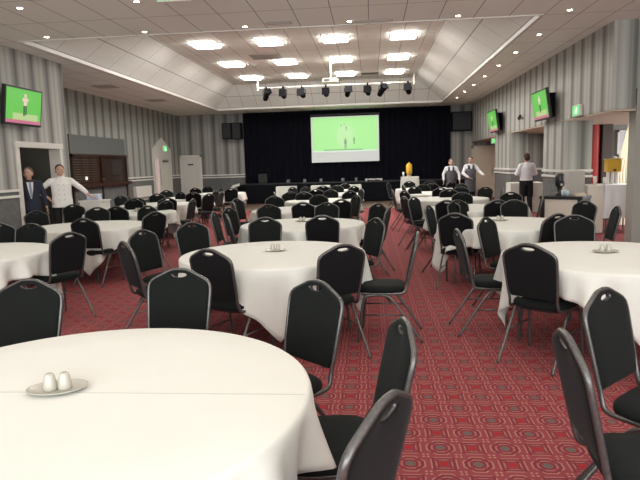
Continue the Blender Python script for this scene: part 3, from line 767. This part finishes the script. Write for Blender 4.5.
# each chair of the photo: image position of its crown (used only to find where it stands), its table, optional heading
CH = {
 'M1': [(30, 281.5, -92), (180, 270.5, -96), (318, 283, -132), (406, 323, 190), (387, 401, 154)],
 'M2': [(208, 250.5, 66), (343, 246, 122), (418, 233.5, 176), (141, 231, -22), (123, 243, 42), (191, 223.5), (265, 217.5, -92), (377, 219, -150)],
 'M3': [(322, 214, 94), (268, 202.5), (327, 202), (379, 203, -140), (389, 208, 168), (228, 208.5, -20), (226, 214, 22), (213, 212.5, 2)],
 'M4': [(341, 200, 112), (274, 195), (319, 194.5, -100), (236, 199, -25), (233, 203, 20), (357, 194, -150), (303, 201.5, 85)],
 'M5': [(304, 193, 88), (290, 190, -75), (331, 190, -110), (350, 192, 125), (362, 188.5, -160), (274, 189, 15)],
 'M6': [(316, 189.5, 90), (305, 184), (292, 186.5, -35), (337, 183), (354, 186, 130)],
 'B1': [(323, 186, 90), (345, 184, 120)],
 'R1': [(528, 245.5, 50), (457, 230.5, 3), (485, 218, -38), (574, 216, -96)],
 'R2': [(455, 212.5, 70), (514, 199.5, -92), (428, 206, -22), (558, 213, 118), (586, 201.5, -150), (618, 207, 172)],
 'R3': [(447, 199, 62), (462, 192), (498, 198, 95), (511, 191, -105), (543, 196.5, 165), (413, 193.5, -35), (404, 197, 20), (457, 203.5, -60)],
 'R4': [(449, 190.5, 88), (461, 185.5), (486, 186, -135), (404, 189.5, 30), (392, 189, 5), (503, 189.5, 172)],
 'R5': [(423, 183), (441, 188, 90), (403, 185, 10), (414, 184, -60), (462, 184, -130)],
 'R6': [(388, 181.5, -20), (409, 181.5), (432, 183, 90), (452, 182, 130), (430, 179)],
 'L1': [(69, 233.5, 152), (31, 222), (-3, 223, -60)],
 'L2': [(83, 218, 84), (35, 209.5), (97, 207), (148, 205), (155, 212.5, 146)],
 'L3': [(116, 205, 88), (73, 205, -50), (193, 198.5, 176), (166, 201, 150), (134, 199, -85)],
 'L4': [(157, 193), (167, 196, 120), (120, 195.5, -30), (128, 194.5, 15), (136, 192, -40), (209, 192.5, 150)],
 'L5': [(193, 192.5, 100), (166, 189.5), (181, 187.5, -120), (216, 190.5, 170), (222, 193.5, 176)],
 'L6': [(195, 188.5, 80), (208, 187, -100), (231, 188.5, 110), (222, 186.5, -150)],
}
PW = {1: ['only'], }
def posword(i, n):
    if n == 1: return 'only one'
    if i == 0: return 'leftmost'
    if i == n-1: return 'rightmost'
    return ['', 'second from left', 'third from left', 'fourth from left', 'fifth from left', 'sixth from left', 'seventh from left'][i]
PLACED = []
for k, lst in CH.items():
    tx, ty = TABLES[k][:2]; lst = sorted(lst, key=lambda q: q[0])
    for i, q in enumerate(lst):
        p0 = unproj(q[0], q[1], .925); best = None
        lo, hi = (.66, 1.35) if k in ('M1', 'R1', 'M2', 'R2') else (.70, 1.18)
        for st in range(-30, 31):                       # slide along the floor towards or away until it clears the table and its neighbours
            f = 1+st*.008; p = p0*f
            hd = math.radians(q[2]) if len(q) > 2 else math.atan2(ty-p.y, tx-p.x)
            o = Vector((p.x, p.y, 0))-Vector((math.cos(hd), math.sin(hd), 0))*TOPOFF
            dist = math.hypot(o.x-tx, o.y-ty)
            cost = abs(f-1)*2+6*max(0, lo-dist)+4*max(0, dist-hi)
            for c in PLACED:
                d = (o-c).length
                if d < .44: cost += (.44-d)*4
            if best is None or cost < best[0]: best = (cost, o, hd)
        _, o, hd = best
        PLACED.append(o.copy())
        if first_chair[0]: t = CP; first_chair[0] = False
        else: t = copy_tree(CP)
        t.location = o; t.rotation_euler = (0, 0, hd-PI/2)
        view = o-Vector((0, 0, 0)); dt = (math.cos(hd)*view.x+math.sin(hd)*view.y)/max(view.length, .01)
        look = 'seen from behind' if dt > .45 else ('facing the camera' if dt < -.45 else 'seen side-on')
        n = len(lst)
        tag(t, 'black chair %s, %s at the %s' % (look, posword(i, n), tname(k)), 'chair', 'black banquet chairs at the round tables')

def place_extra(x, y, hd, label):
    t = copy_tree(CP); t.location = (x, y, 0); t.rotation_euler = (0, 0, math.radians(hd)-PI/2); PLACED.append(Vector((x, y, 0)))
    tag(t, label, 'chair', 'other black banquet chairs')
place_extra(.985, 2.01, -3, 'nearest black padded chair at bottom right, facing right, silver frame edge')
place_extra(1.28, 2.49, -46, 'black padded chair at right edge, just behind the nearest bottom right chair')
place_extra(2.15, 3.72, 115, 'black chair whose seat pokes in at the right edge under the front right table')

# ------------------------------------------------------------------ furniture along the sides and the stage
def draped(name, x0, x1, y0, y1, ztop, zb, label, group=None, lab2=None, mat=None, topmat=None):
    """a rectangular trestle table (top, four legs) and its cloth"""
    cx, cy = (x0+x1)/2, (y0+y1)/2; hx, hy = (x1-x0)/2, (y1-y0)/2
    t = empty('trestle_table', (cx, cy, 0), 0, label, 'table', 'small rectangular tables')
    MB().box(-hx+.02, hx-.02, -hy+.02, hy-.02, ztop-.04, ztop-.006).build('tabletop', plain('plywood', (.3, .2, .12), .5), t)
    for sx in (-1, 1):
        for sy in (-1, 1): MB().tube([(sx*(hx-.06), sy*(hy-.06), 0), (sx*(hx-.06), sy*(hy-.06), ztop-.04)], .014).build('leg', m_frame, t)
    rnd = random.Random(int(cx*100)); ph = rnd.uniform(0, 6); rings = []
    n = 120; per = 2*(x1-x0+y1-y0)
    def pt(u, off):
        d = u*per; w_, h_ = x1-x0, y1-y0
        if d < w_: return (x0+d, y0-off)
        d -= w_
        if d < h_: return (x1+off, y0+d)
        d -= h_
        if d < w_: return (x1-d, y1+off)
        return (x0-off, y1-(d-w_))
    for z, o_ in ((ztop, -.01), (ztop-.004, .0), (ztop-.015, .004)): rings.append([(*pt(i/n, o_), z) for i in range(n)])
    for v in range(1, 7):
        f = v/6; rings.append([(*pt(i/n, .006+.022*f*(1+math.sin(i/n*per*22+ph)+.4*math.sin(i/n*per*41))), ztop-.015-(ztop-.015-zb)*f) for i in range(n)])
    b = MB(); b.loft(rings, cap=False); b.f.append(tuple(range(n-1, -1, -1)))
    o = b.build(name, mat or m_cloth, smooth=False)
    tag(o, lab2, 'tablecloth', 'cloths on the rectangular tables')
    return t
draped('tablecloth', -3.70, -2.95, 22.1, 22.7, .76, .02, 'small rectangular table before the stage, leftmost of three', None, 'white cloth on the leftmost small table before the stage')
draped('tablecloth', -2.34, -1.62, 22.1, 22.7, .76, .02, 'small rectangular table before the stage, middle one of three', None, 'white cloth on the middle small table before the stage')
draped('tablecloth', -.95, -.40, 22.1, 22.7, .76, .02, 'small rectangular table before the stage, rightmost of three', None, 'white cloth on the rightmost small table before the stage')
draped('tablecloth', 1.10, 1.74, 21.3, 21.8, 1.03, .02, 'tall narrow table before the stage carrying a juice dispenser', None, 'white cloth on the tall table below the juice dispenser')
draped('tablecloth', 4.0, 4.90, 17.0, 17.55, .88, .02, 'side table in front of the standing waiter at the right wall', None, 'white cloth hanging from the side table before the waiter')
draped('tablecloth', 4.74, 5.40, 12.15, 12.75, .98, .30, 'tall table in the right bay carrying a juice dispenser', None, 'white cloth half draped over the table in the right bay', plain('cool_white_linen', (.72, .74, .76), .85))
t = empty('serving_counter', (4.56, 12.45, 0), 0, 'cream panelled counter end beside the white table in the right bay', 'counter')
MB().box(-.155, .155, -.30, .30, 0, .95).build('body', plain('cream_laminate', (.62, .58, .50), .5), t, bevel=.006); MB().box(-.165, .165, -.32, .31, .95, .98).build('worktop', m_rail, t)

def dispenser(loc, sc, label, boxy=True):
    t = empty('juice_dispenser', loc, 0, label, 'drink dispenser', 'juice dispensers'); t.scale = (sc,)*3
    amber = plain('amber_juice', (.62, .38, .04), .15)
    if boxy:
        MB().box(-.14, .14, -.10, .10, .25, .50).build('juice_tank', amber, t, bevel=.02)
        MB().box(-.145, .145, -.105, .105, .50, .525).build('lid', plain('amber_lid', (.55, .40, .12), .3), t, bevel=.008)
        MB().lathe([(0, 0), (.03, 0), (.03, .03), (0, .045)], 14, (.05, 0, .525)).build('lid_knob', m_white, t)
        for x in (-.09, .0, .09): MB().lathe([(0, 0), (.036, 0), (.030, .25), (0, .25)], 14, (x, 0, 0)).build('support', m_rail, t)
        MB().box(-.02, .02, -.14, -.10, .27, .31).build('tap', m_blackp, t)
    else:
        MB().lathe([(0, .10), (.10, .10), (.115, .14), (.115, .40), (.08, .47), (0, .49)], 20).build('juice_tank', amber, t, smooth=True)
        MB().lathe([(0, 0), (.09, 0), (.075, .10), (0, .10)], 20).build('support', plain('tan_base', (.35, .24, .13), .5), t)
        MB().lathe([(0, .49), (.03, .49), (.03, .52), (0, .53)], 12).build('lid_knob', amber, t)
        MB().box(-.015, .015, -.17, -.11, .15, .19).build('tap', m_blackp, t)
dispenser((4.97, 12.40, .985), 1.0, 'square amber juice dispenser on the white table in the right bay')
dispenser((1.40, 21.55, 1.035), 1.0, 'round amber juice dispenser on the tall white table before the stage', False)
def cup_stack(loc, n, label):
    t = empty('cup_stack', loc, 0, label, 'cup stack', 'stacks of white cups')
    for k in range(n): MB().lathe([(0, 0), (.028, 0), (.036, .09), (.034, .09), (.026, .006), (0, .006)], 14, (0, 0, k*.028)).build('cup', m_rail, t, smooth=True)
cup_stack((4.80, 12.35, .985), 3, 'white cup stack left of the square juice dispenser in the right bay')
cup_stack((4.62, 12.38, .985), 4, 'white cup stack on the cream counter end in the right bay')
cup_stack((1.19, 21.55, 1.035), 4, 'white cup stack beside the round juice dispenser before the stage')

# pleated cream drape in the bay
pts = [(5.40+.018*k, 13.2+.02*math.sin(k*1.3)+k*.012) for k in range(22)]
b = MB().loft([[(p[0]-.0, p[1], .02) for p in pts]+[(p[0], p[1]+.012, .02) for p in reversed(pts)], [(p[0]-.05, p[1], 1.2) for p in pts]+[(p[0]-.05, p[1]+.012, 1.2) for p in reversed(pts)], [(p[0]*.45+5.76*.55, p[1], 2.30) for p in pts]+[(p[0]*.45+5.76*.55, p[1]+.012, 2.30) for p in reversed(pts)]])
tag(b.build('bay_drape', plain('cream_drape', (.66, .60, .48), .85)), 'cream pleated drape gathered at the top behind the bay tables', 'curtain')

# drinks station by the right column
t = empty('drinks_station', (3.86, 11.85, 0), math.radians(-38), 'black topped drinks station with cream front by the right column', 'counter')
MB().box(-.42, .42, -.26, .26, .74, .80).build('worktop', m_blackp, t, bevel=.008)
MB().box(-.37, .37, -.22, .22, .05, .74).build('front_panel', plain('cream_laminate', (.62, .58, .50), .5), t)
for x in (-.36, .36): MB().box(x-.04, x+.04, -.25, .25, 0, .74).build('side_panel', m_blackp, t)
def glass(x, y, z, label):
    tag(MB().lathe([(0, 0), (.026, 0), (.032, .11), (.030, .11), (.024, .006), (0, .006)], 14, (x, y, z)).build('drinking_glass', plain('pale_glass', (.42, .52, .56), .08), smooth=True), label, 'glass', 'glasses on the drinks station')
for i, (x, y) in enumerate([(3.80, 11.82), (3.87, 11.78), (3.84, 11.90)]): glass(x, y, .80, ['drinking glass on the drinks station, left one of three', 'drinking glass on the drinks station, right one of three', 'drinking glass on the drinks station, behind the other two'][i])
tag(MB().box(3.98, 4.18, 11.58, 11.76, .80, .83).box(4.0, 4.16, 11.6, 11.74, .83, .86).build('serving_tray', m_beige), 'cream tray of napkins on the drinks station', 'tray')
t = empty('coffee_machine', (3.80, 12.02, .80), 0, 'black coffee machine at the back of the drinks station', 'coffee machine')
MB().lathe([(0, 0), (.085, 0), (.085, .04), (.05, .06), (.05, .16), (.09, .20), (.09, .40), (.07, .44), (0, .44)], 20).build('body', m_blackp, t, smooth=True)
MB().box(-.02, .02, -.13, -.08, .20, .24).build('spout', m_steel, t)
t = empty('drinks_cabinet', (4.22, 12.55, 0), 0, 'pale grey rounded cabinet against the right column', 'cabinet')
MB().box(-.17, .19, -.22, .22, .05, 1.28).build('body', plain('pale_grey_plastic', (.40, .38, .345), .5), t, bevel=.05)
MB().box(-.13, .15, -.235, -.222, .15, .75).build('door', plain('pale_grey_door', (.36, .35, .32), .5), t, bevel=.006)
MB().box(-.16, .18, -.2, .2, 0, .05).build('plinth', m_blackp, t)

# white counter beside the chef with an open carton
t = empty('white_plinth', (-5.77, 11.52, 0), 0, 'white painted plinth table that the chef leans on', 'plinth')
MB().box(-.22, .22, -.22, .22, 0, .93).build('body', m_rail, t); MB().box(-.24, .24, -.24, .24, .93, .96).build('top', m_rail, t, bevel=.004)
t = empty('carton', (-5.82, 11.60, .961), .05, 'pale blue and white carton on the white plinth', 'box')
MB().box(-.12, .12, -.09, .09, 0, .10).build('box_body', plain('pale_blue_card', (.42, .50, .66), .6), t); MB().box(-.123, .123, -.093, .093, .10, .118).build('lid', m_rail, t)
# convector heater
t = empty('convector_heater', (XR_, 20.2, .48), 0, 'white convector heater on the left wall below the dado rail', 'heater')
MB().box(.005, .14, -.70, .70, 0, .50).build('casing', m_rail, t, bevel=.015)
b = MB(); 
for k in range(18): b.box(.14, .146, -.62+k*.07, -.58+k*.07, .03, .11)
b.build('grille', m_grilld, t)

# things on the stage
for i, (x, w_) in enumerate([(-3.45, .12), (-2.76, .12), (-2.08, .11), (-1.17, .12), (-.62, .10)]):
    t = empty('stage_light_box', (x, 23.80, .841), 0, 'small grey box along the stage edge, %s from the left' % ['first', 'second', 'third', 'fourth', 'last'][i], 'stage light', 'small boxes on the stage edge')
    MB().box(-w_/2, w_/2, -.06, .06, .02, .15).build('body', plain('mid_grey_plastic', (.14, .15, .16), .5), t, bevel=.006); MB().box(-w_/2+.01, w_/2-.01, -.05, .05, 0, .02).build('foot', m_blackp, t)
t = empty('stage_monitor', (-4.55, 24.0, .841), 0, 'black speaker on the stage floor at left', 'loudspeaker')
MB().box(-.17, .17, -.14, .14, 0, .40).build('cabinet', plain('stage_speaker_black', (.02, .02, .022), .5), t, bevel=.01); MB().box(-.14, .14, -.15, -.14, .03, .37).build('grille', MATS['speaker_grille'], t)
t = empty('low_bench', (.10, 23.95, .841), 0, 'low white bench lying on the stage right of centre', 'bench')
MB().box(-.36, .36, -.10, .10, .05, .09).build('seat_board', m_rail, t)
for x in (-.3, .3): MB().box(x-.02, x+.02, -.08, .08, 0, .05).build('leg', m_rail, t)

# ------------------------------------------------------------------ people
SKIN = plain('skin', (.50, .29, .21), .55)
DEPS = []
def fuse(b, name, mat, parent, voxel=.010, smooth=6):
    o = b.build(name, mat, parent, smooth=True)
    r = o.modifiers.new('fuse', 'REMESH'); r.mode = 'VOXEL'; r.voxel_size = voxel; r.use_smooth_shade = True
    m = o.modifiers.new('relax', 'SMOOTH'); m.factor = .5; m.iterations = smooth
    DEPS.append(o); return o
def limb(b, p, q, r1, r2, n=12):
    p, q = Vector(p), Vector(q); d = q-p
    b.tube([p+d*t for t in (0, .33, .66, 1)], [r1+(r2-r1)*t for t in (0, .33, .66, 1)], n)
    b.ball(p, r1*.99, n=12, m=8); b.ball(q, r2*.99, n=12, m=8)
def torso(b, secs, lean=(0, 0)):
    """secs: (z, rx, ry, y)"""
    n = 22; b.loft([[(rx*math.cos(2*PI*j/n), y+ry*math.sin(2*PI*j/n), z) for j in range(n)] for z, rx, ry, y in secs])
def hand(b, wr, d, side, curl=.35):
    """palm, four unequal fingers and a thumb; d = direction of the hand"""
    wr = Vector(wr); d = Vector(d).normalized(); ref = Vector((0, 1, 0)) if abs(d.y) < .8 else Vector((0, 0, 1))
    ac = (ref-d*ref.dot(d)).normalized(); nn = d.cross(ac)*(-side)
    for k in range(4):
        a = wr+d*.02+ac*(.028-.019*k); m1 = wr+d*.085+ac*(.030-.020*k)
        limb(b, a, m1, .013, .011, 8)
        L = (.070, .078, .072, .056)[k]; m2 = m1+(d*.9-nn*curl*.6).normalized()*L*.5; m3 = m2+(d*.7-nn*curl*1.6).normalized()*L*.5
        limb(b, m1, m2, .0105, .0095, 8); limb(b, m2, m3, .0095, .008, 8)
    t0 = wr+d*.03+ac*.030; t1 = t0+(d*.6+ac*.7-nn*.2).normalized()*.045; t2 = t1+(d*.9+ac*.15-nn*.35).normalized()*.032
    limb(b, t0, t1, .013, .011, 8); limb(b, t1, t2, .011, .009, 8)
def person(label, loc, face, height, arms, shirt, trouser, hair, extras=(), girth=1.0, head_turn=0, sleeve=1.0, skin=None, lean=0, shoe=None):
    sc = height/1.76; skin = skin or SKIN
    root = empty('person', (loc[0], loc[1], loc[2] if len(loc) > 2 else 0), face, label, 'person'); root.scale = (sc,)*3
    g = girth
    J = {}
    for s_, k in ((1, 'R'), (-1, 'L')):
        J['sh'+k] = Vector((s_*.172*g, -.01, 1.395)); J['el'+k], J['wr'+k], J['hd'+k] = [Vector(v) for v in arms[k]]
        J['hip'+k] = Vector((s_*.092*g, 0, .93)); J['kn'+k] = Vector((s_*.105, .015, .50)); J['an'+k] = Vector((s_*.11, -.03, .085))
    # body: one continuous mesh
    b = MB()
    torso(b, [(.86, .13*g, .10*g, 0), (.93, .160*g, .115*g, 0), (1.05, .140*g, .105*g, .005), (1.20, .155*g, .11*g, .0), (1.32, .155*g, .105*g, -.005), (1.40, .110*g, .072, -.01), (1.46, .055, .052, -.01)])
    limb(b, (0, -.012, 1.42), (0, .005, 1.545), .057, .052)
    for k in 'RL': limb(b, (0, -.012, 1.42), J['sh'+k], .042, .048)
    head_mb = MB(); h = head_mb
    h.ball((0, .0, 1.665), .073, .092, .095, 18, 12); h.ball((0, .028, 1.605), .056, .062, .062, 14, 9); h.ball((0, .070, 1.570), .024, .020, .022)
    h.loft([[(-.009, .088, 1.665), (.009, .088, 1.665), (.009, .07, 1.665), (-.009, .07, 1.665)], [(-.016, .112, 1.622), (.016, .112, 1.622), (.016, .07, 1.615), (-.016, .07, 1.615)]])
    h.ball((0, .106, 1.625), .014, .012, .010)
    for s_ in (-1, 1): h.ball((s_*.074, -.005, 1.635), .010, .018, .030); h.ball((s_*.040, .062, 1.625), .022, .018, .020)
    h.ball((0, .082, 1.592), .022, .014, .012)
    HR = Matrix.Translation((0, 0, 1.518)) @ Matrix.Rotation(head_turn, 4, 'Z') @ Matrix.Scale(1.12, 4) @ Matrix.Translation((0, 0, -1.575))
    h.xf(HR); b.add(h.v, h.f)
    for k in 'RL':
        s_ = 1 if k == 'R' else -1
        limb(b, J['sh'+k], J['el'+k], .052, .040); limb(b, J['el'+k], J['wr'+k], .040, .027)
        hand(b, J['wr'+k], J['hd'+k], s_)
        limb(b, J['hip'+k], J['kn'+k], .082, .055); limb(b, J['kn'+k], J['an'+k], .055, .038); limb(b, J['an'+k], J['an'+k]+Vector((0, .13, -.045)), .038, .030)
    fuse(b, 'body', skin, root, .0085, 4)
    # face
    def feat(name, mb, mat): mb.xf(HR); return mb.build(name, mat, root, smooth=True)
    for s_ in (-1, 1):
        e_ = feat('eye', MB().ball((s_*.029, .083, 1.650), .011, .008, .008), plain('eye_white', (.6, .58, .55), .3))
        MB().ball((s_*.029, .0885, 1.650), .005, .004, .0055).xf(HR).build('iris', plain('dark_iris', (.02, .014, .01), .2), e_, smooth=True)
        feat('eyebrow', MB().ball((s_*.030, .087, 1.670), .017, .006, .004), plain(hair[0]+'_brow', tuple(c*.8 for c in hair[1]), .8))
    feat('mouth', MB().ball((0, .094, 1.592), .022, .006, .005), plain('lips', (.30, .10, .09), .5))
    hb = MB(); hl = hair[2]
    hb.ball((0, -.016, 1.688), .079, .092, .083, 18, 12)
    if hl > .5: hb.ball((0, -.032, 1.650), .080, .082, .078, 16, 10); hb.ball((0, .04, 1.735), .055, .045, .026)
    else: hb.ball((0, -.030, 1.665), .077, .078, .070, 16, 10)
    hb.xf(HR); fuse(hb, 'hair', plain(hair[0], hair[1], .8, noise=.3, nscale=60), root, .008, 2)
    # shirt
    sg = g*1.06+.02; b = MB()
    lo = shirt.get('hem', .95)
    torso(b, [(lo, .172*sg, .125*sg, 0), (1.00, .168*sg, .122*sg, .003), (1.08, .155*sg, .118*sg, .005), (1.20, .158*sg, .122*sg, .0), (1.33, .165*sg, .122*sg, -.005), (1.41, .135*sg, .095, -.01), (1.475, .070, .066, -.01)])
    for k in 'RL': limb(b, (0, -.012, 1.43), J['sh'+k], .060, .062)
    for k in 'RL':
        end = J['el'+k].lerp(J['wr'+k], sleeve*.93) if sleeve > 0 else J['sh'+k].lerp(J['el'+k], .8)
        limb(b, J['sh'+k], J['el'+k], .063, .054)
        if sleeve > 0: b.tube([J['el'+k], J['el'+k].lerp(end, .5), end], [.054, .048, .041], 12); b.ball(J['el'+k], .054, n=12, m=8)
    fuse(b, shirt['name'], shirt['mat'], root, .011, 5)
    # trousers
    b = MB(); torso(b, [(.84, .150*g, .115*g, 0), (.93, .172*g, .126*g, 0), (1.03, .160*g, .118*g, .003)])
    for k in 'RL':
        limb(b, J['hip'+k], J['kn'+k], .094, .074); b.tube([J['kn'+k], J['an'+k]+Vector((0, 0, .0))], [.074, .064], 12); b.ball(J['kn'+k], .074, n=12, m=8)
    fuse(b, 'trousers', trouser, root, .011, 5)
    for k in 'RL':
        sb = MB(); a = J['an'+k]; sb.loft([[(a.x+.046*math.cos(t)*w2, a.y+.055+.135*math.sin(t)*l2, z) for t in [2*PI*i/18 for i in range(18)]] for z, w2, l2 in ((0, 1, 1), (.03, 1, 1), (.055, .85, .9), (.075, .6, .65))])
        sb.build('shoe', shoe or m_blackp, root, smooth=True)
    for fn in extras: fn(root, J)
    return root
def x_apron(mat, z0, wide=1.0):
    def f(root, J):
        b = MB(); n = 20; rows = []
        for z in (z0, (z0+.98)/2, .98):
            rows.append([((.190*wide)*math.cos(a), .150*math.sin(a), z) for a in [PI*(-.15)+PI*1.3*i/n for i in range(n+1)]])
        for r in (rows,):
            b.loft([row+[(p[0]*.95, p[1]*.94, p[2]) for p in reversed(row)] for row in r])
        b.build('waist_apron', mat, root)
    return f
def x_vest(mat, name='waistcoat'):
    def f(root, J):
        b = MB(); n = 24
        secs = [(.92, .200, .150, 0), (1.05, .180, .140, .003), (1.20, .188, .145, 0), (1.30, .180, .146, -.003)]
        rows = [[(rx*math.cos(2*PI*j/n), y+ry*math.sin(2*PI*j/n), z) for j in range(n)] for z, rx, ry, y in secs]
        b.loft(rows)
        # bib and straps up to the shoulders
        for s_ in (-1, 1): b.loft([[(s_*.03, .142, 1.29), (s_*.125, .120, 1.29), (s_*.125, .100, 1.29), (s_*.03, .12, 1.29)], [(s_*.055, .105, 1.45), (s_*.105, .085, 1.45), (s_*.105, .06, 1.45), (s_*.055, .08, 1.45)]])
        b.build(name, mat, root, smooth=True)
    return f
def x_suit(root, J):
    b = MB().loft([[(-.006, .150, 1.10), (.006, .150, 1.10), (.006, .13, 1.10), (-.006, .13, 1.10)], [(-.045, .140, 1.28), (.045, .140, 1.28), (.045, .12, 1.28), (-.045, .12, 1.28)], [(-.062, .108, 1.43), (.062, .108, 1.43), (.062, .06, 1.43), (-.062, .06, 1.43)]])
    b.xf(Matrix.Translation((0, .012, 0))); b.build('white_shirt_front', m_rail, root)
    t = MB().loft([[(-.010, .166, 1.12), (.010, .166, 1.12), (.010, .15, 1.12), (-.010, .15, 1.12)], [(-.024, .160, 1.24), (.024, .160, 1.24), (.024, .14, 1.24), (-.024, .14, 1.24)], [(-.016, .134, 1.43), (.016, .134, 1.43), (.016, .12, 1.43), (-.016, .12, 1.43)]])
    t.build('striped_tie', plain('grey_blue_tie', (.20, .24, .32), .6), root)
    for s_ in (-1, 1): MB().loft([[(s_*.006, .160, 1.08), (s_*.03, .160, 1.08), (s_*.03, .14, 1.08), (s_*.006, .14, 1.08)], [(s_*.040, .158, 1.25), (s_*.11, .142, 1.25), (s_*.11, .11, 1.25), (s_*.04, .12, 1.25)], [(s_*.065, .115, 1.44), (s_*.10, .100, 1.44), (s_*.10, .06, 1.44), (s_*.065, .06, 1.44)]]).build('lapel', plain('navy_lapel', (.010, .014, .030), .7), root)
def x_buttons(root, J):
    for s_ in (-1, 1):
        b = MB()
        for z in (1.02, 1.12, 1.22, 1.32): MB().ball((s_*.05, .150-.012*abs(z-1.2), z), .008, .006, .008).build('button', m_grilld, root)
    MB().lathe([(.068, 1.455), (.066, 1.505), (.060, 1.505), (.062, 1.455)], 20).xf(Matrix.Translation((0, -.006, 0))).build('stand_collar', m_jacket, root)
m_jacket = plain('white_chef_cotton', (.78, .76, .72), .8, spec=.2)
m_shirtw = plain('white_shirt_cotton', (.72, .72, .75), .8, spec=.2)
m_navy = plain('navy_suit_wool', (.012, .016, .034), .8, sheen=.1)
m_blk = plain('black_trouser_wool', (.008, .008, .010), .85)
def facing(x, y, tx=0, ty=0): return math.atan2(ty-y, tx-x)-PI/2
hang = lambda s_: ((s_*.265, -.02, 1.15), (s_*.28, .07, .91), (0, .15, -1))
person('man in navy suit and grey tie standing in the left doorway', (-6.66, 10.68), facing(-6.66, 10.68)+.12, 1.70, {'R': hang(1), 'L': hang(-1)},
       dict(name='suit_jacket', mat=m_navy, hem=.84), m_navy, ('short_brown_hair', (.09, .055, .04), 0), [x_suit], 1.05, head_turn=-.35)
person('smiling chef in white jacket leaning one hand on a white plinth', (-6.22, 11.05), facing(-6.22, 11.05), 1.74,
       {'R': ((.43, -.06, 1.20), (.235, .10, 1.05), (-.5, .35, -.6)), 'L': ((-.40, -.09, 1.21), (-.575, -.05, 1.035), (-.75, .25, -.35))},
       dict(name='chef_jacket', mat=m_jacket, hem=.86), m_blk, ('dark_grey_hair', (.05, .042, .036), 0), [x_buttons], 1.10, head_turn=.05, sleeve=.55)
person('waiter seen from behind in white shirt by the right wall', (4.27, 16.35), facing(4.27, 16.35, 3.9, 20), 1.74,
       {'R': ((.27, .02, 1.16), (.13, .22, 1.08), (-.8, .5, 0)), 'L': ((-.27, .02, 1.16), (-.13, .22, 1.10), (.8, .5, 0))},
       dict(name='shirt', mat=m_shirtw, hem=.97), m_blk, ('dark_brown_hair', (.04, .024, .016), 1), [x_apron(m_blk, .52)], .98)
m_vest = plain('charcoal_apron_cotton', (.075, .075, .085), .8)
person('waiter in charcoal apron and white shirt, left one of two near the stage', (2.78, 20.45), facing(2.78, 20.45, 1.5, 5), 1.66,
       {'R': ((.28, .0, 1.17), (.27, .12, .93), (0, .3, -1)), 'L': ((-.29, .02, 1.17), (-.30, .13, .93), (0, .3, -1))},
       dict(name='shirt', mat=m_shirtw, hem=.97), m_blk, ('mousy_hair', (.13, .085, .06), 0), [x_vest(m_vest, 'bib_apron'), x_apron(m_vest, .5)], 1.0)
person('waiter in charcoal apron reaching to the right beside the cream door', (3.42, 20.30), facing(3.42, 20.30, 3.8, 5), 1.72,
       {'R': ((.27, .03, 1.15), (.10, .22, 1.00), (-.8, .4, -.2)), 'L': ((-.30, .10, 1.18), (-.42, .30, 1.06), (-.6, .8, -.2))},
       dict(name='shirt', mat=m_shirtw, hem=.97), m_blk, ('short_dark_hair', (.05, .032, .024), 0), [x_vest(m_vest, 'bib_apron'), x_apron(m_vest, .5)], 1.0, head_turn=-.5)
bpy.context.view_layer.update()
_d = bpy.context.evaluated_depsgraph_get()
for o in DEPS:
    me = bpy.data.meshes.new_from_object(o.evaluated_get(_d)); old = o.data
    o.modifiers.clear(); o.data = me
